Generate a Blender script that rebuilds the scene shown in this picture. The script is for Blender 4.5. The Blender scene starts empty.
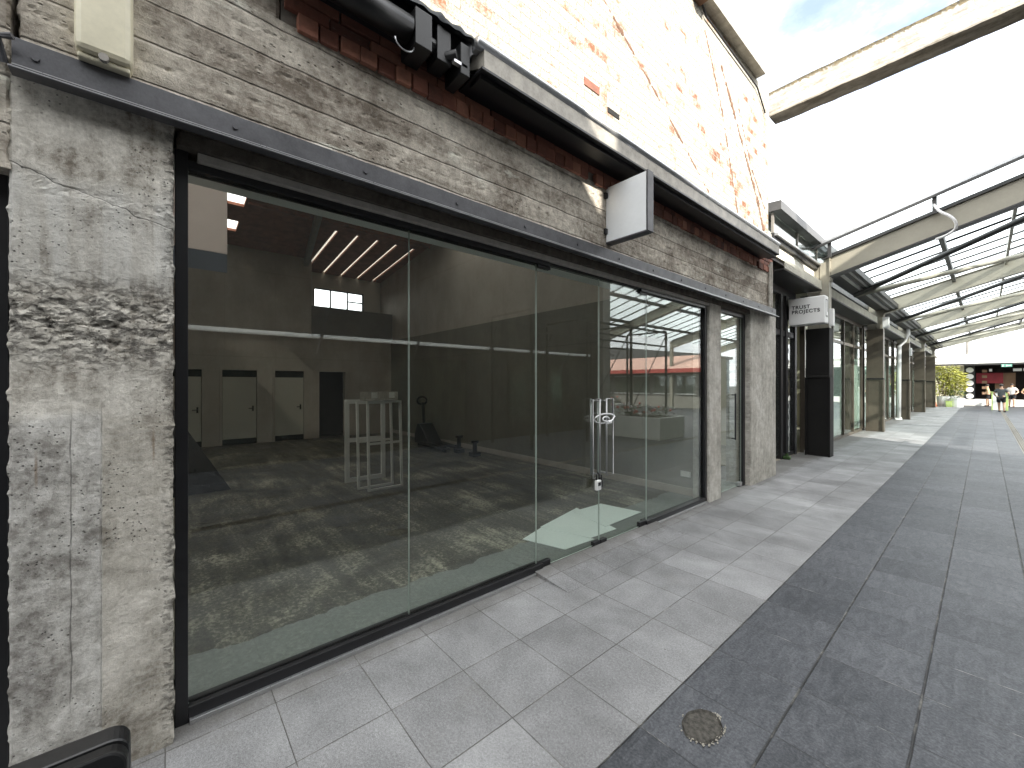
import bpy, bmesh, math, random
from mathutils import Vector, Matrix, noise
R = math.radians
random.seed(7)
S = bpy.context.scene
COL = S.collection

# ------------------------------------------------------------------ node helpers
class NT:
    def __init__(s, tree): s.t = tree; s.N = tree.nodes; s.L = tree.links
    def n(s, typ, ins=None, **props):
        nd = s.N.new(typ)
        for k, v in props.items(): setattr(nd, k, v)
        for k, v in (ins or {}).items(): s.set(nd, k, v)
        return nd
    def set(s, nd, k, v):
        sk = nd.inputs[k]
        if isinstance(v, bpy.types.NodeSocket): s.L.new(v, sk)
        elif hasattr(v, 'outputs'): s.L.new(v.outputs[0], sk)
        else: sk.default_value = v
    def m(s, op, a, b=None, c=None, clamp=False):
        nd = s.n('ShaderNodeMath', operation=op, use_clamp=clamp)
        s.set(nd, 0, a)
        if b is not None: s.set(nd, 1, b)
        if c is not None: s.set(nd, 2, c)
        return nd.outputs[0]
    def mix(s, f, a, b, mode='MIX'):
        nd = s.n('ShaderNodeMix', data_type='RGBA', blend_type=mode)
        s.set(nd, 0, f)
        s.set(nd, 6, a if not isinstance(a, tuple) else (*a, 1)[:4])
        s.set(nd, 7, b if not isinstance(b, tuple) else (*b, 1)[:4])
        return nd.outputs[2]
    def ramp(s, f, stops):
        nd = s.n('ShaderNodeValToRGB'); s.set(nd, 0, f)
        e = nd.color_ramp.elements
        while len(e) < len(stops): e.new(0.5)
        for i, (p, c) in enumerate(stops):
            e[i].position = p; e[i].color = (*c, 1) if isinstance(c, tuple) else (c, c, c, 1)
        return nd.outputs[0]
    def noise(s, vec, scale=5, detail=6, rough=.55, dist=0):
        nd = s.n('ShaderNodeTexNoise', {'Vector': vec, 'Scale': scale, 'Detail': detail, 'Roughness': rough, 'Distortion': dist})
        return nd.outputs[0]
    def vor(s, vec, scale=5, feature='F1', out='Distance'):
        nd = s.n('ShaderNodeTexVoronoi', {'Vector': vec, 'Scale': scale}, feature=feature)
        return nd.outputs[out]
    def xyz(s, x, y, z): 
        nd = s.n('ShaderNodeCombineXYZ', {0: x, 1: y, 2: z}); return nd.outputs[0]
    def white(s, vec):
        return s.n('ShaderNodeTexWhiteNoise', {'Vector': vec}, noise_dimensions='3D').outputs[0]
    def scl(s, v, k):
        nd = s.n('ShaderNodeVectorMath', operation='MULTIPLY'); s.set(nd, 0, v); nd.inputs[1].default_value = k; return nd.outputs[0]
    def band(s, v, c, w, soft):      # 1 inside |v-c|<w with soft edge
        d = s.m('ABSOLUTE', s.m('SUBTRACT', v, c))
        return s.m('SUBTRACT', 1.0, s.m('DIVIDE', s.m('SUBTRACT', d, w), soft, clamp=True), clamp=True)

def mat(name):
    m = bpy.data.materials.new(name); m.use_nodes = True
    nt = NT(m.node_tree); nt.N.clear()
    nt.out = nt.n('ShaderNodeOutputMaterial')
    nt.bs = nt.n('ShaderNodeBsdfPrincipled'); nt.L.new(nt.bs.outputs[0], nt.out.inputs[0])
    g = nt.n('ShaderNodeNewGeometry'); nt.P = g.outputs['Position']; nt.geo = g
    sp = nt.n('ShaderNodeSeparateXYZ'); nt.L.new(nt.P, sp.inputs[0]); nt.x, nt.y, nt.z = sp.outputs
    return m, nt
def bump(nt, h, strength=.5, dist=.01):
    b = nt.n('ShaderNodeBump', {'Height': h, 'Strength': strength, 'Distance': dist}); nt.L.new(b.outputs[0], nt.bs.inputs['Normal'])

def plain(name, col, rough=.5, metal=0, var=.18, scale=6, bmp=0, spec=.5):
    m, nt = mat(name)
    a = nt.noise(nt.P, scale, 6, .6); b = nt.noise(nt.P, scale*9, 4, .6)
    f = nt.m('ADD', nt.m('MULTIPLY', a, .7), nt.m('MULTIPLY', b, .3))
    c = nt.ramp(f, [(.3, tuple(x*(1-var) for x in col)), (.7, tuple(min(1, x*(1+var)) for x in col))])
    nt.set(nt.bs, 'Base Color', c)
    nt.set(nt.bs, 'Roughness', nt.m('ADD', rough-.08, nt.m('MULTIPLY', b, .16)))
    nt.bs.inputs['Metallic'].default_value = metal
    nt.bs.inputs['Specular IOR Level'].default_value = spec
    if bmp: bump(nt, b, bmp, .004)
    return m

def lined(name, col, step, k=.35):
    m = plain(name, col, .85, 0, .1, 1.5); nt = NT(m.node_tree); bs = [n for n in nt.N if n.type == 'BSDF_PRINCIPLED'][0]
    g = nt.n('ShaderNodeNewGeometry'); sp = nt.n('ShaderNodeSeparateXYZ'); nt.L.new(g.outputs['Position'], sp.inputs[0])
    src = bs.inputs['Base Color'].links[0].from_socket; ms = []
    for ax in (0, 1, 2):
        f = nt.m('FRACT', nt.m('DIVIDE', sp.outputs[ax], step if ax < 2 else 2.4)); e = nt.m('MINIMUM', f, nt.m('SUBTRACT', 1.0, f)); ms.append(nt.m('LESS_THAN', e, .004))
    nz = nt.n('ShaderNodeSeparateXYZ'); nt.L.new(g.outputs['Normal'], nz.inputs[0])
    isx = nt.m('GREATER_THAN', nt.m('ABSOLUTE', nz.outputs[0]), .5)
    ln = nt.m('MAXIMUM', ms[2], nt.m('ADD', nt.m('MULTIPLY', ms[1], isx), nt.m('MULTIPLY', ms[0], nt.m('SUBTRACT', 1.0, isx))))
    sc = nt.ramp(nt.noise(nt.scl(g.outputs['Position'], (1.5, 1.5, .6)), 1.2, 8, .7), [(.4, .86), (.6, 1.)])
    c = nt.mix(1.0, src, sc, 'MULTIPLY')
    nt.set(bs, 'Base Color', nt.mix(nt.m('MULTIPLY', ln, k), c, tuple(x*.3 for x in col))); return m
def glow(name, col, k):
    m, nt = mat(name); nt.set(nt.bs, 'Base Color', (*col, 1)); nt.set(nt.bs, 'Emission Color', (*col, 1)); nt.bs.inputs['Emission Strength'].default_value = k
    return m

MT = {}
# --- board-marked concrete (beam over the shopfront)
def board_concrete(name, lo, hi, board=.178, offs=0.03):
    m, nt = mat(name)
    w = nt.m('MULTIPLY', nt.m('SUBTRACT', nt.noise(nt.scl(nt.P, (1, .9, 1)), 1.6, 3), .5), .035)
    zb = nt.m('DIVIDE', nt.m('ADD', nt.m('ADD', nt.z, offs), w), board)
    fr = nt.m('FRACT', zb); idx = nt.m('FLOOR', zb)
    edge = nt.m('MINIMUM', fr, nt.m('SUBTRACT', 1.0, fr))
    lw = nt.m('MULTIPLY', nt.noise(nt.P, 3.2, 5), .09)
    line = nt.m('SUBTRACT', 1.0, nt.m('DIVIDE', edge, lw, clamp=True), clamp=True)
    tone = nt.white(nt.xyz(0, 0, idx))
    grain = nt.noise(nt.scl(nt.P, (6, 2.2, 55)), 1.0, 6, .65, .6)
    stain = nt.noise(nt.scl(nt.P, (1, 1, 1.8)), 1.5, 8, .68, .4)
    mot = nt.noise(nt.P, 14, 10, .76)
    fine = nt.noise(nt.P, 130, 3, .6)
    drip = nt.noise(nt.scl(nt.P, (5, 14, .7)), 1.0, 5, .6)
    pm = nt.ramp(nt.noise(nt.P, 2.3, 4), [(.5, 0.), (.62, 1.)])
    pit = nt.m('MULTIPLY', nt.ramp(nt.vor(nt.scl(nt.P, (1, .8, 1.3)), 26), [(.1, 1.), (.2, 0.)]), pm)
    f = nt.m('ADD', nt.m('MULTIPLY', stain, .52), nt.m('ADD', nt.m('MULTIPLY', mot, .42), nt.m('ADD', nt.m('MULTIPLY', grain, .1), nt.m('MULTIPLY', tone, .07))))
    col = nt.ramp(f, [(.455, lo), (.555, tuple((a+b)*.47 for a, b in zip(lo, hi))), (.66, hi)])
    col = nt.mix(nt.m('MULTIPLY', nt.ramp(drip, [(.56, 0.), (.76, 1.)]), .3), col, tuple(x*.6 for x in lo))
    eff = nt.m('MULTIPLY', nt.ramp(nt.noise(nt.scl(nt.P, (4, 2.5, 9)), 1.3, 9, .72, .5), [(.57, 0.), (.7, 1.)]), .6)
    col = nt.mix(eff, col, tuple(min(1, x*1.5) for x in hi))
    col = nt.mix(nt.m('MULTIPLY', line, .42), col, tuple(x*.35 for x in lo))
    col = nt.mix(nt.m('MULTIPLY', pit, .85), col, tuple(x*.25 for x in lo))
    col = nt.mix(nt.m('MULTIPLY', nt.m('SUBTRACT', fine, .5), .5), col, (1, 1, 1), 'OVERLAY')
    nt.set(nt.bs, 'Base Color', col); nt.bs.inputs['Roughness'].default_value = .88; nt.bs.inputs['Specular IOR Level'].default_value = .25
    h = nt.m('ADD', nt.m('MULTIPLY', mot, 1.2), nt.m('ADD', nt.m('MULTIPLY', grain, .35), nt.m('MULTIPLY', fine, .25)))
    h = nt.m('SUBTRACT', h, nt.m('ADD', nt.m('MULTIPLY', line, .9), nt.m('MULTIPLY', pit, 1.1)))
    h = nt.m('ADD', h, nt.m('MULTIPLY', tone, .35))
    bump(nt, h, .85, .012)
    return m
MT['beam'] = board_concrete('board_marked_concrete', (.18, .15, .118), (.74, .68, .58))

# --- pillar concrete with patched plaster, honeycombing, cracks and rust
def pillar_concrete(name, detail=True, k=1.0):
    m, nt = mat(name)
    lo, hi = ((.17*k, .148*k, .118*k), (.7*k, .67*k, .6*k)) if detail else ((.3, .285, .25), (.66, .635, .58))
    big = nt.noise(nt.P, 2.2, 8, .66, .5); mot = nt.noise(nt.P, 13, 9, .72); fine = nt.noise(nt.P, 150, 3, .6)
    vert = nt.noise(nt.scl(nt.P, (9, 16, 1.1)), 1.0, 6, .6, .3)
    gritty = nt.noise(nt.P, 48, 8, .75)
    f = nt.m('ADD', nt.m('MULTIPLY', big, .4), nt.m('ADD', nt.m('MULTIPLY', mot, .28), nt.m('ADD', nt.m('MULTIPLY', vert, .18), nt.m('MULTIPLY', gritty, .22))))
    col = nt.ramp(f, [(.455, lo), (.535, (.43*k, .405*k, .355*k)), (.64, hi)])
    pit = nt.m('MULTIPLY', nt.ramp(nt.vor(nt.P, 55), [(.1, 1.), (.22, 0.)]), nt.ramp(nt.noise(nt.P, 3.4, 4), [(.5, 0.), (.6, 1.)]))
    h = nt.m('ADD', nt.m('MULTIPLY', mot, .9), nt.m('ADD', nt.m('MULTIPLY', gritty, .8), nt.m('MULTIPLY', vert, .3)))
    if detail:
        jig = nt.m('MULTIPLY', nt.m('SUBTRACT', nt.noise(nt.P, 7, 5), .5), .05)
        yj = nt.m('ADD', nt.y, jig); zj = nt.m('ADD', nt.z, nt.m('MULTIPLY', jig, 1.6))
        # pale plaster skim, left half below 1.55 m; warmer bare strip on the right
        low = nt.m('SUBTRACT', 1.0, nt.m('DIVIDE', nt.m('SUBTRACT', zj, 1.5), .05, clamp=True), clamp=True)
        left = nt.m('SUBTRACT', 1.0, nt.m('DIVIDE', nt.m('ADD', nt.y, .205), .006, clamp=True), clamp=True)
        skim = nt.m('MULTIPLY', low, left)
        col = nt.mix(nt.m('MULTIPLY', skim, .45), col, nt.ramp(mot, [(.4, (.2, .2, .2)), (.5, (.42, .42, .41)), (.6, (.62, .62, .61))]))
        warm = nt.m('MULTIPLY', low, nt.m('SUBTRACT', 1.0, left))
        col = nt.mix(nt.m('MULTIPLY', warm, .5), col, nt.ramp(nt.m('ADD', nt.m('MULTIPLY', big, .6), nt.m('MULTIPLY', mot, .4)), [(.4, (.22, .2, .165)), (.5, (.42, .39, .33)), (.6, (.6, .56, .49))]))
        up = nt.m('MULTIPLY', nt.band(zj, 2.27, .17, .08), nt.ramp(vert, [(.35, .2), (.6, 1.)]))
        col = nt.mix(nt.m('MULTIPLY', up, .75), col, (.6, .59, .55))
        # honeycombed casting seam
        hm = nt.m('MAXIMUM', nt.m('MULTIPLY', nt.band(zj, 1.9, .09, .14), .9), nt.m('MULTIPLY', nt.band(yj, .03, .012, .035), .8))
        hv = nt.ramp(nt.noise(nt.scl(nt.P, (30, 24, 42)), 1.0, 6, .75, .6), [(.5, 0.), (.63, 1.)])
        honey = nt.m('MULTIPLY', hm, hv)
        col = nt.mix(nt.m('MULTIPLY', honey, .85), col, (.06, .055, .05))
        crack = nt.m('MULTIPLY', nt.band(nt.m('ADD', nt.y, nt.m('MULTIPLY', jig, .35)), -.292, .0004, .0022), nt.band(nt.z, .93, .5, .15))
        seam = nt.m('MULTIPLY', nt.band(nt.m('ADD', nt.y, nt.m('MULTIPLY', jig, .22)), -.205, .0003, .002), low)
        hcr = nt.m('MAXIMUM', nt.band(nt.m('ADD', zj, nt.m('MULTIPLY', nt.y, .05)), 1.885, .001, .005), nt.band(nt.m('ADD', zj, nt.m('MULTIPLY', nt.y, .3)), 2.36, .0002, .004))
        cr = nt.m('MAXIMUM', nt.m('MAXIMUM', crack, nt.m('MULTIPLY', seam, .7)), hcr)
        col = nt.mix(nt.m('MULTIPLY', nt.m('MULTIPLY', cr, nt.ramp(nt.noise(nt.P, 9, 4), [(.38, .1), (.55, 1.)])), .6), col, (.07, .065, .06))
        for yy, zz in ((-.385, 1.36), (-.04, 1.42)):
            ru = nt.m('MULTIPLY', nt.band(nt.m('ADD', nt.y, nt.m('MULTIPLY', jig, .1)), yy, .0005, .006), nt.band(nt.z, zz-.05, .03, .06))
            col = nt.mix(nt.m('MULTIPLY', ru, .6), col, (.2, .12, .06))
        swirl = nt.n('ShaderNodeTexWave', {'Vector': nt.P, 'Scale': 9., 'Distortion': 9., 'Detail': 3., 'Detail Scale': .6}, wave_type='RINGS').outputs[1]
        sw = nt.m('MULTIPLY', nt.ramp(swirl, [(.6, 0.), (1., 1.)]), nt.m('MULTIPLY', warm, nt.ramp(nt.noise(nt.P, 3, 3), [(.45, 0.), (.6, 1.)])))
        col = nt.mix(nt.m('MULTIPLY', sw, .3), col, (.55, .53, .48))
        h = nt.m('SUBTRACT', nt.m('SUBTRACT', h, nt.m('MULTIPLY', honey, 2.2)), nt.m('MULTIPLY', cr, .5))
        h = nt.m('ADD', h, nt.m('MULTIPLY', skim, .5))
    col = nt.mix(nt.m('MULTIPLY', pit, .8), col, (.07, .065, .06))
    col = nt.mix(nt.m('MULTIPLY', nt.m('SUBTRACT', fine, .5), .5), col, (1, 1, 1), 'OVERLAY')
    nt.set(nt.bs, 'Base Color', col); nt.bs.inputs['Roughness'].default_value = .85; nt.bs.inputs['Specular IOR Level'].default_value = .25
    bump(nt, nt.m('SUBTRACT', h, pit), .85, .01)
    return m
MT['pillar'] = pillar_concrete('patched_pillar_concrete', True, 1.2)
MT['pillar2'] = pillar_concrete('smooth_pillar_concrete', False, 1.05)

# --- weathered lime-washed brick (upper wall)
def upper_brick():
    m, nt = mat('limewashed_brick')
    v = nt.xyz(nt.y, nt.z, 0)
    br = nt.n('ShaderNodeTexBrick', {'Vector': v, 'Color1': (0, 0, 0, 1), 'Color2': (1, 1, 1, 1), 'Mortar': (.5, .5, .5, 1), 'Scale': 1., 'Mortar Size': .007, 'Mortar Smooth': .3, 'Brick Width': .235, 'Row Height': .086})
    t = br.outputs[0]; mort = br.outputs[1]
    big = nt.noise(nt.P, 1.1, 7, .65); mid = nt.noise(nt.P, 6, 8, .7); fine = nt.noise(nt.P, 60, 4, .6)
    brick = nt.ramp(t, [(.0, (.2, .075, .035)), (.35, (.31, .15, .075)), (.7, (.38, .25, .12)), (1., (.45, .37, .24))])
    exposed = nt.m('ADD', nt.m('MULTIPLY', nt.m('SUBTRACT', .62, big), 1.4), nt.m('MULTIPLY', nt.m('SUBTRACT', mid, .5), 1.6))
    exposed = nt.m('ADD', exposed, nt.m('MULTIPLY', nt.m('SUBTRACT', .5, t), .55))
    ex = nt.ramp(exposed, [(.36, 0.), (.62, 1.)])
    wash = nt.ramp(fine, [(.4, (.3, .275, .21)), (.58, (.52, .5, .44))])
    col = nt.mix(ex, wash, brick)
    col = nt.mix(nt.m('MULTIPLY', mort, .8), col, nt.ramp(fine, [(.4, (.2, .18, .145)), (.6, (.4, .38, .32))]))
    nt.set(nt.bs, 'Base Color', col); nt.bs.inputs['Roughness'].default_value = .9
    bump(nt, nt.m('SUBTRACT', nt.m('ADD', nt.m('MULTIPLY', fine, .4), mid), nt.m('MULTIPLY', mort, 1.2)), .8, .012)
    return m
MT['wash'] = upper_brick()

def red_brick():
    m, nt = mat('sooty_red_brick')
    at = nt.n('ShaderNodeAttribute', attribute_name='tone').outputs['Fac']
    mid = nt.noise(nt.P, 14, 8, .7); fine = nt.noise(nt.P, 90, 4, .6)
    f = nt.m('ADD', nt.m('MULTIPLY', at, .6), nt.m('MULTIPLY', mid, .4))
    col = nt.ramp(f, [(.15, (.12, .055, .042)), (.45, (.27, .105, .07)), (.8, (.44, .2, .13))])
    soot = nt.ramp(nt.noise(nt.P, 5, 7, .7), [(.5, 0.), (.7, 1.)])
    col = nt.mix(nt.m('MULTIPLY', soot, .5), col, (.08, .06, .05))
    eff = nt.ramp(nt.noise(nt.scl(nt.P, (3, 3, 6)), 2.2, 8, .75), [(.6, 0.), (.72, 1.)])
    col = nt.mix(nt.m('MULTIPLY', eff, .45), col, (.45, .4, .34))
    nt.set(nt.bs, 'Base Color', col); nt.bs.inputs['Roughness'].default_value = .88
    bump(nt, nt.m('ADD', mid, nt.m('MULTIPLY', fine, .35)), .8, .008)
    return m
MT['brick'] = red_brick()
MT['mortar'] = plain('old_lime_mortar', (.2, .18, .155), .95, 0, .35, 20, .6)

# --- paving
TP = .4345
def paving(name, dark):
    m, nt = mat(name)
    u = nt.m('DIVIDE', nt.m('ADD', nt.x, 1.085), TP); v = nt.m('DIVIDE', nt.y, TP)
    wob = nt.m('MULTIPLY', nt.m('SUBTRACT', nt.noise(nt.P, 5, 3), .5), .012)
    fu = nt.m('FRACT', nt.m('ADD', u, wob)); fv = nt.m('FRACT', nt.m('ADD', v, wob))
    eu = nt.m('MINIMUM', fu, nt.m('SUBTRACT', 1.0, fu)); ev = nt.m('MINIMUM', fv, nt.m('SUBTRACT', 1.0, fv))
    wv = .0045; wu = .011 if dark else .005
    ju = nt.m('SUBTRACT', 1.0, nt.m('DIVIDE', nt.m('SUBTRACT', eu, wu*.5), wu, clamp=True), clamp=True)
    jv = nt.m('SUBTRACT', 1.0, nt.m('DIVIDE', nt.m('SUBTRACT', ev, wv*.5), wv, clamp=True), clamp=True)
    j = nt.m('MAXIMUM', ju, jv)
    cell = nt.xyz(nt.m('FLOOR', u), nt.m('FLOOR', v), 0)
    tone = nt.white(cell)
    fine = nt.noise(nt.P, 210, 2, .7); sp = nt.noise(nt.P, 75, 5, .75); big = nt.noise(nt.P, 1.7, 7, .62, .3)
    mid = nt.noise(nt.P, 8, 7, .7)
    jn = nt.noise(nt.P, 4.5, 5, .7)
    if dark:
        off = nt.n('ShaderNodeVectorMath', operation='MULTIPLY_ADD'); nt.set(off, 0, cell); off.inputs[1].default_value = (3.1, 7.7, 1.3)
        nt.L.new(nt.P, off.inputs[2])
        riv = nt.noise(nt.scl(off.outputs[0], (16, 5.5, 10)), 1.0, 8, .7, 1.2)
        f = nt.m('ADD', nt.m('MULTIPLY', riv, .34), nt.m('ADD', nt.m('MULTIPLY', big, .1), nt.m('ADD', nt.m('MULTIPLY', tone, .07), nt.m('MULTIPLY', sp, .5))))
        col = nt.ramp(f, [(.42, (.03, .033, .038)), (.51, (.063, .067, .075)), (.61, (.115, .12, .13))])
        jc = nt.ramp(jn, [(.42, (.018, .018, .019)), (.54, (.05, .05, .05)), (.66, (.34, .33, .31))])
        jc = nt.mix(ju, jc, nt.ramp(jn, [(.5, (.022, .022, .022)), (.66, (.15, .145, .13))]))
        h = nt.m('ADD', nt.m('MULTIPLY', riv, 1.3), nt.m('MULTIPLY', fine, .12)); rough = .5
    else:
        f = nt.m('ADD', nt.m('MULTIPLY', fine, .33), nt.m('ADD', nt.m('MULTIPLY', sp, .3), nt.m('ADD', nt.m('MULTIPLY', big, .3), nt.m('MULTIPLY', tone, .045))))
        col = nt.ramp(f, [(.39, (.12, .12, .12)), (.49, (.228, .229, .231)), (.6, (.385, .386, .388))])
        st = nt.ramp(nt.noise(nt.scl(nt.P, (1, 1, 1)), 2.6, 8, .7, .5), [(.56, 0.), (.75, 1.)])
        col = nt.mix(nt.m('MULTIPLY', st, .3), col, (.2, .19, .17))
        spk = nt.ramp(nt.vor(nt.P, 3.3), [(.022, 1.), (.036, 0.)])
        dirt = nt.m('MULTIPLY', nt.m('DIVIDE', nt.m('SUBTRACT', nt.m('SUBTRACT', -2.33, nt.x), nt.m('MULTIPLY', nt.m('SUBTRACT', jn, .5), .35)), .16, clamp=True), .55)
        col = nt.mix(dirt, col, (.1, .092, .078))
        col = nt.mix(nt.m('MULTIPLY', spk, .7), col, (.08, .075, .07))
        jc = nt.ramp(jn, [(.4, (.06, .056, .05)), (.56, (.12, .115, .1)), (.68, (.32, .31, .29))])
        h = nt.m('ADD', nt.m('MULTIPLY', fine, .3), nt.m('MULTIPLY', mid, .25)); rough = .72
    col = nt.mix(j, col, jc)
    nt.set(nt.bs, 'Base Color', col)
    nt.set(nt.bs, 'Roughness', nt.m('ADD', rough-.1, nt.m('MULTIPLY', big, .22)))
    nt.bs.inputs['Specular IOR Level'].default_value = .4
    bump(nt, nt.m('SUBTRACT', nt.m('ADD', h, nt.m('MULTIPLY', tone, .25)), nt.m('MULTIPLY', j, 1.6)), .55, .006)
    return m
MT['pave_l'] = paving('pale_granite_paving', False)
MT['pave_d'] = paving('dark_slate_paving', True)

# --- interior floor: worn, glue-stained concrete
def old_floor():
    m, nt = mat('glue_stained_floor')
    big = nt.noise(nt.P, 1.3, 8, .66, .4); sp = nt.noise(nt.P, 34, 6, .8); mid = nt.noise(nt.scl(nt.P, (.8, 6, 1)), 1.0, 7, .7, .5)
    f = nt.m('ADD', nt.m('MULTIPLY', big, .36), nt.m('ADD', nt.m('MULTIPLY', sp, .42), nt.m('MULTIPLY', mid, .26)))
    col = nt.ramp(f, [(.43, (.022, .02, .016)), (.53, (.085, .08, .06)), (.63, (.42, .4, .31))])
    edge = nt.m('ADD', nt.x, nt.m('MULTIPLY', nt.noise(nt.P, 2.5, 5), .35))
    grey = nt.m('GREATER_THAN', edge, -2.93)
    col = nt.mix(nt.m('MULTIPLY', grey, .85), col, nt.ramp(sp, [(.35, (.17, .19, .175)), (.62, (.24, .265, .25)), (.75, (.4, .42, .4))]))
    nt.set(nt.bs, 'Base Color', col)
    nt.set(nt.bs, 'Roughness', nt.ramp(big, [(.35, .28), (.65, .6)]))
    bump(nt, sp, .3, .004)
    return m
MT['floor_in'] = old_floor()

# --- glass
def glass(name, tint, dust=.02, k=1.0):
    m = bpy.data.materials.new(name); m.use_nodes = True; nt = NT(m.node_tree); nt.N.clear()
    out = nt.n('ShaderNodeOutputMaterial'); g = nt.n('ShaderNodeNewGeometry')
    d = nt.n('ShaderNodeVectorMath', operation='DOT_PRODUCT'); nt.L.new(g.outputs['Incoming'], d.inputs[0]); nt.L.new(g.outputs['Normal'], d.inputs[1])
    c = nt.m('ABSOLUTE', d.outputs['Value'])
    f = nt.m('ADD', .042*k, nt.m('MULTIPLY', .958, nt.m('POWER', nt.m('SUBTRACT', 1.0, c), 5.0)))
    tr = nt.n('ShaderNodeBsdfTransparent', {'Color': (*tint, 1)}); gl = nt.n('ShaderNodeBsdfGlossy', {'Color': (.97, 1, .99, 1), 'Roughness': 0.0})
    mx = nt.n('ShaderNodeMixShader', {0: f, 1: tr, 2: gl})
    P = g.outputs['Position']
    dd = nt.n('ShaderNodeBsdfDiffuse', {'Color': (.6, .6, .57, 1)})
    spk = nt.m('MULTIPLY', nt.ramp(nt.vor(P, 55), [(.1, 1.), (.22, 0.)]), nt.ramp(nt.noise(P, 2.2, 5, .6), [(.55, 0.), (.75, .6)]))
    sm = nt.ramp(nt.noise(nt.scl(P, (1, 1, .6)), 3.0, 7, .65), [(.4, dust*.4), (.75, dust*1.6)])
    df = nt.m('ADD', sm, nt.m('MULTIPLY', spk, dust*36), clamp=True)
    mx2 = nt.n('ShaderNodeMixShader', {0: df, 1: mx.outputs[0], 2: dd.outputs[0]})
    nt.L.new(mx2.outputs[0], out.inputs[0])
    return m
MT['glass'] = glass('shopfront_glass', (.92, .95, .93), .0022, 1.7)
MT['glass2'] = glass('neighbour_glass', (.85, .89, .87), .012, 1.5)
MT['poly'] = glass('clear_roof_sheet', (.9, .95, .95), .05)
def translucent(name, col, a):
    m = bpy.data.materials.new(name); m.use_nodes = True; nt = NT(m.node_tree); nt.N.clear()
    out = nt.n('ShaderNodeOutputMaterial'); g = nt.n('ShaderNodeNewGeometry')
    n = nt.noise(g.outputs['Position'], 3, 6)
    c = nt.ramp(n, [(.3, tuple(x*.85 for x in col)), (.7, col)])
    t = nt.n('ShaderNodeBsdfTranslucent', {'Color': c}); tr = nt.n('ShaderNodeBsdfTransparent', {'Color': (*col, 1)})
    mx = nt.n('ShaderNodeMixShader', {0: a, 1: t.outputs[0], 2: tr.outputs[0]}); nt.L.new(mx.outputs[0], out.inputs[0])
    return m
MT['poly_dull'] = translucent('frosted_roof_sheet', (.86, .92, .93), .45)
MT['seen_and_added_skylight'] = translucent('dusty_skylight_sheet', (.82, .8, .77), .02)
MT['backlit'] = translucent('backlit_sheet', (.95, .88, .85), .02)
MT['bluefilm'] = translucent('grey_frosted_band', (.36, .38, .42), .1)
MT['skystrip'] = translucent('grimy_skylight_strip', (.4, .37, .33), .0)
MT['film'] = plain('frosted_window_film', (.6, .7, .62), .6, 0, .08, 2)

MT['steel'] = plain('dark_painted_steel', (.1, .1, .107), .42, .3, .35, 9, .15)
MT['frame'] = plain('black_aluminium', (.016, .016, .018), .38, .2, .2, 8)
MT['blackp'] = plain('black_plastic', (.008, .008, .0085), .42, 0, .2, 10, .1)
MT['board'] = plain('black_chalkboard', (.008, .008, .01), .3, 0, .3, 5)
MT['cream'] = plain('aged_cream_enclosure', (.72, .67, .5), .4, 0, .12, 5)
MT['white'] = plain('white_paint', (.8, .8, .78), .45, 0, .05, 5)
MT['signface'] = plain('frosted_sign_face', (.86, .88, .88), .35, 0, .05, 4)
MT['alu'] = plain('brushed_aluminium', (.55, .55, .56), .3, .85, .12, 12)
MT['satin'] = plain('satin_stainless', (.36, .36, .36), .42, .8, .12, 12)
MT['gutter'] = plain('weathered_gutter_steel', (.36, .335, .29), .5, .3, .4, 7, .3)
MT['rail'] = plain('galvanised_rail', (.5, .51, .52), .32, .7, .2, 10)
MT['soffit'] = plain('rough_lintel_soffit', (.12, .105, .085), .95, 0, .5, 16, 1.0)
MT['batten'] = plain('pale_timber_batten', (.42, .4, .36), .7, 0, .25, 12, .2)
MT['inwall'] = lined('off_white_inside_wall', (.43, .39, .34), 1.2, .18)
MT['inwall_lo'] = lined('grey_inside_lining', (.2, .19, .155), 1.2, .18)
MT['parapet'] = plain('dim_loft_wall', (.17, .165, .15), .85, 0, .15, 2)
MT['ceil'] = plain('stained_timber_ceiling', (.3, .12, .075), .75, 0, .35, 5, .2)
MT['steelbeam'] = plain('primer_grey_beam', (.3, .28, .25), .6, .2, .2, 6)
MT['door'] = plain('cream_door', (.44, .42, .36), .6, 0, .06, 2)
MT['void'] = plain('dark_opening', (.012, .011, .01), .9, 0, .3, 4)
def mossy_shaded_beam():
    m, nt = mat('lichened_shaded_beam_concrete')
    a = nt.noise(nt.P, 5, 8, .7); b = nt.noise(nt.P, 30, 6, .7); st = nt.noise(nt.scl(nt.P, (1.2, 6, 14)), 1.0, 6, .65)
    col = nt.ramp(nt.m('ADD', nt.m('MULTIPLY', a, .5), nt.m('MULTIPLY', st, .5)), [(.4, (.28, .255, .21)), (.5, (.46, .435, .39)), (.6, (.6, .575, .53))])
    top = nt.m('ADD', nt.m('MULTIPLY', nt.m('SUBTRACT', nt.z, 6.83), 9.0), nt.m('MULTIPLY', b, 1.9))
    col = nt.mix(nt.ramp(top, [(.25, 0.), (.55, 1.)]), col, nt.ramp(b, [(.4, (.05, .042, .028)), (.6, (.2, .16, .09))]))
    low = nt.m('LESS_THAN', nt.z, 6.425)  # underside painted darker and browner, its shade put into the colour
    col = nt.mix(nt.m('MULTIPLY', low, .6), col, nt.ramp(st, [(.4, (.1, .08, .05)), (.6, (.26, .22, .16))]))
    nt.set(nt.bs, 'Base Color', col); nt.bs.inputs['Roughness'].default_value = .92; bump(nt, nt.m('ADD', a, b), .7, .012); return m
MT['conc_far_plain'] = plain('weathered_beam_concrete', (.5, .465, .4), .9, 0, .35, 3.5, .5)
MT['canopy'] = plain('cream_painted_steel', (.33, .31, .25), .45, .05, .12, 3, .05)
MT['conc_far'] = mossy_shaded_beam()
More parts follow.
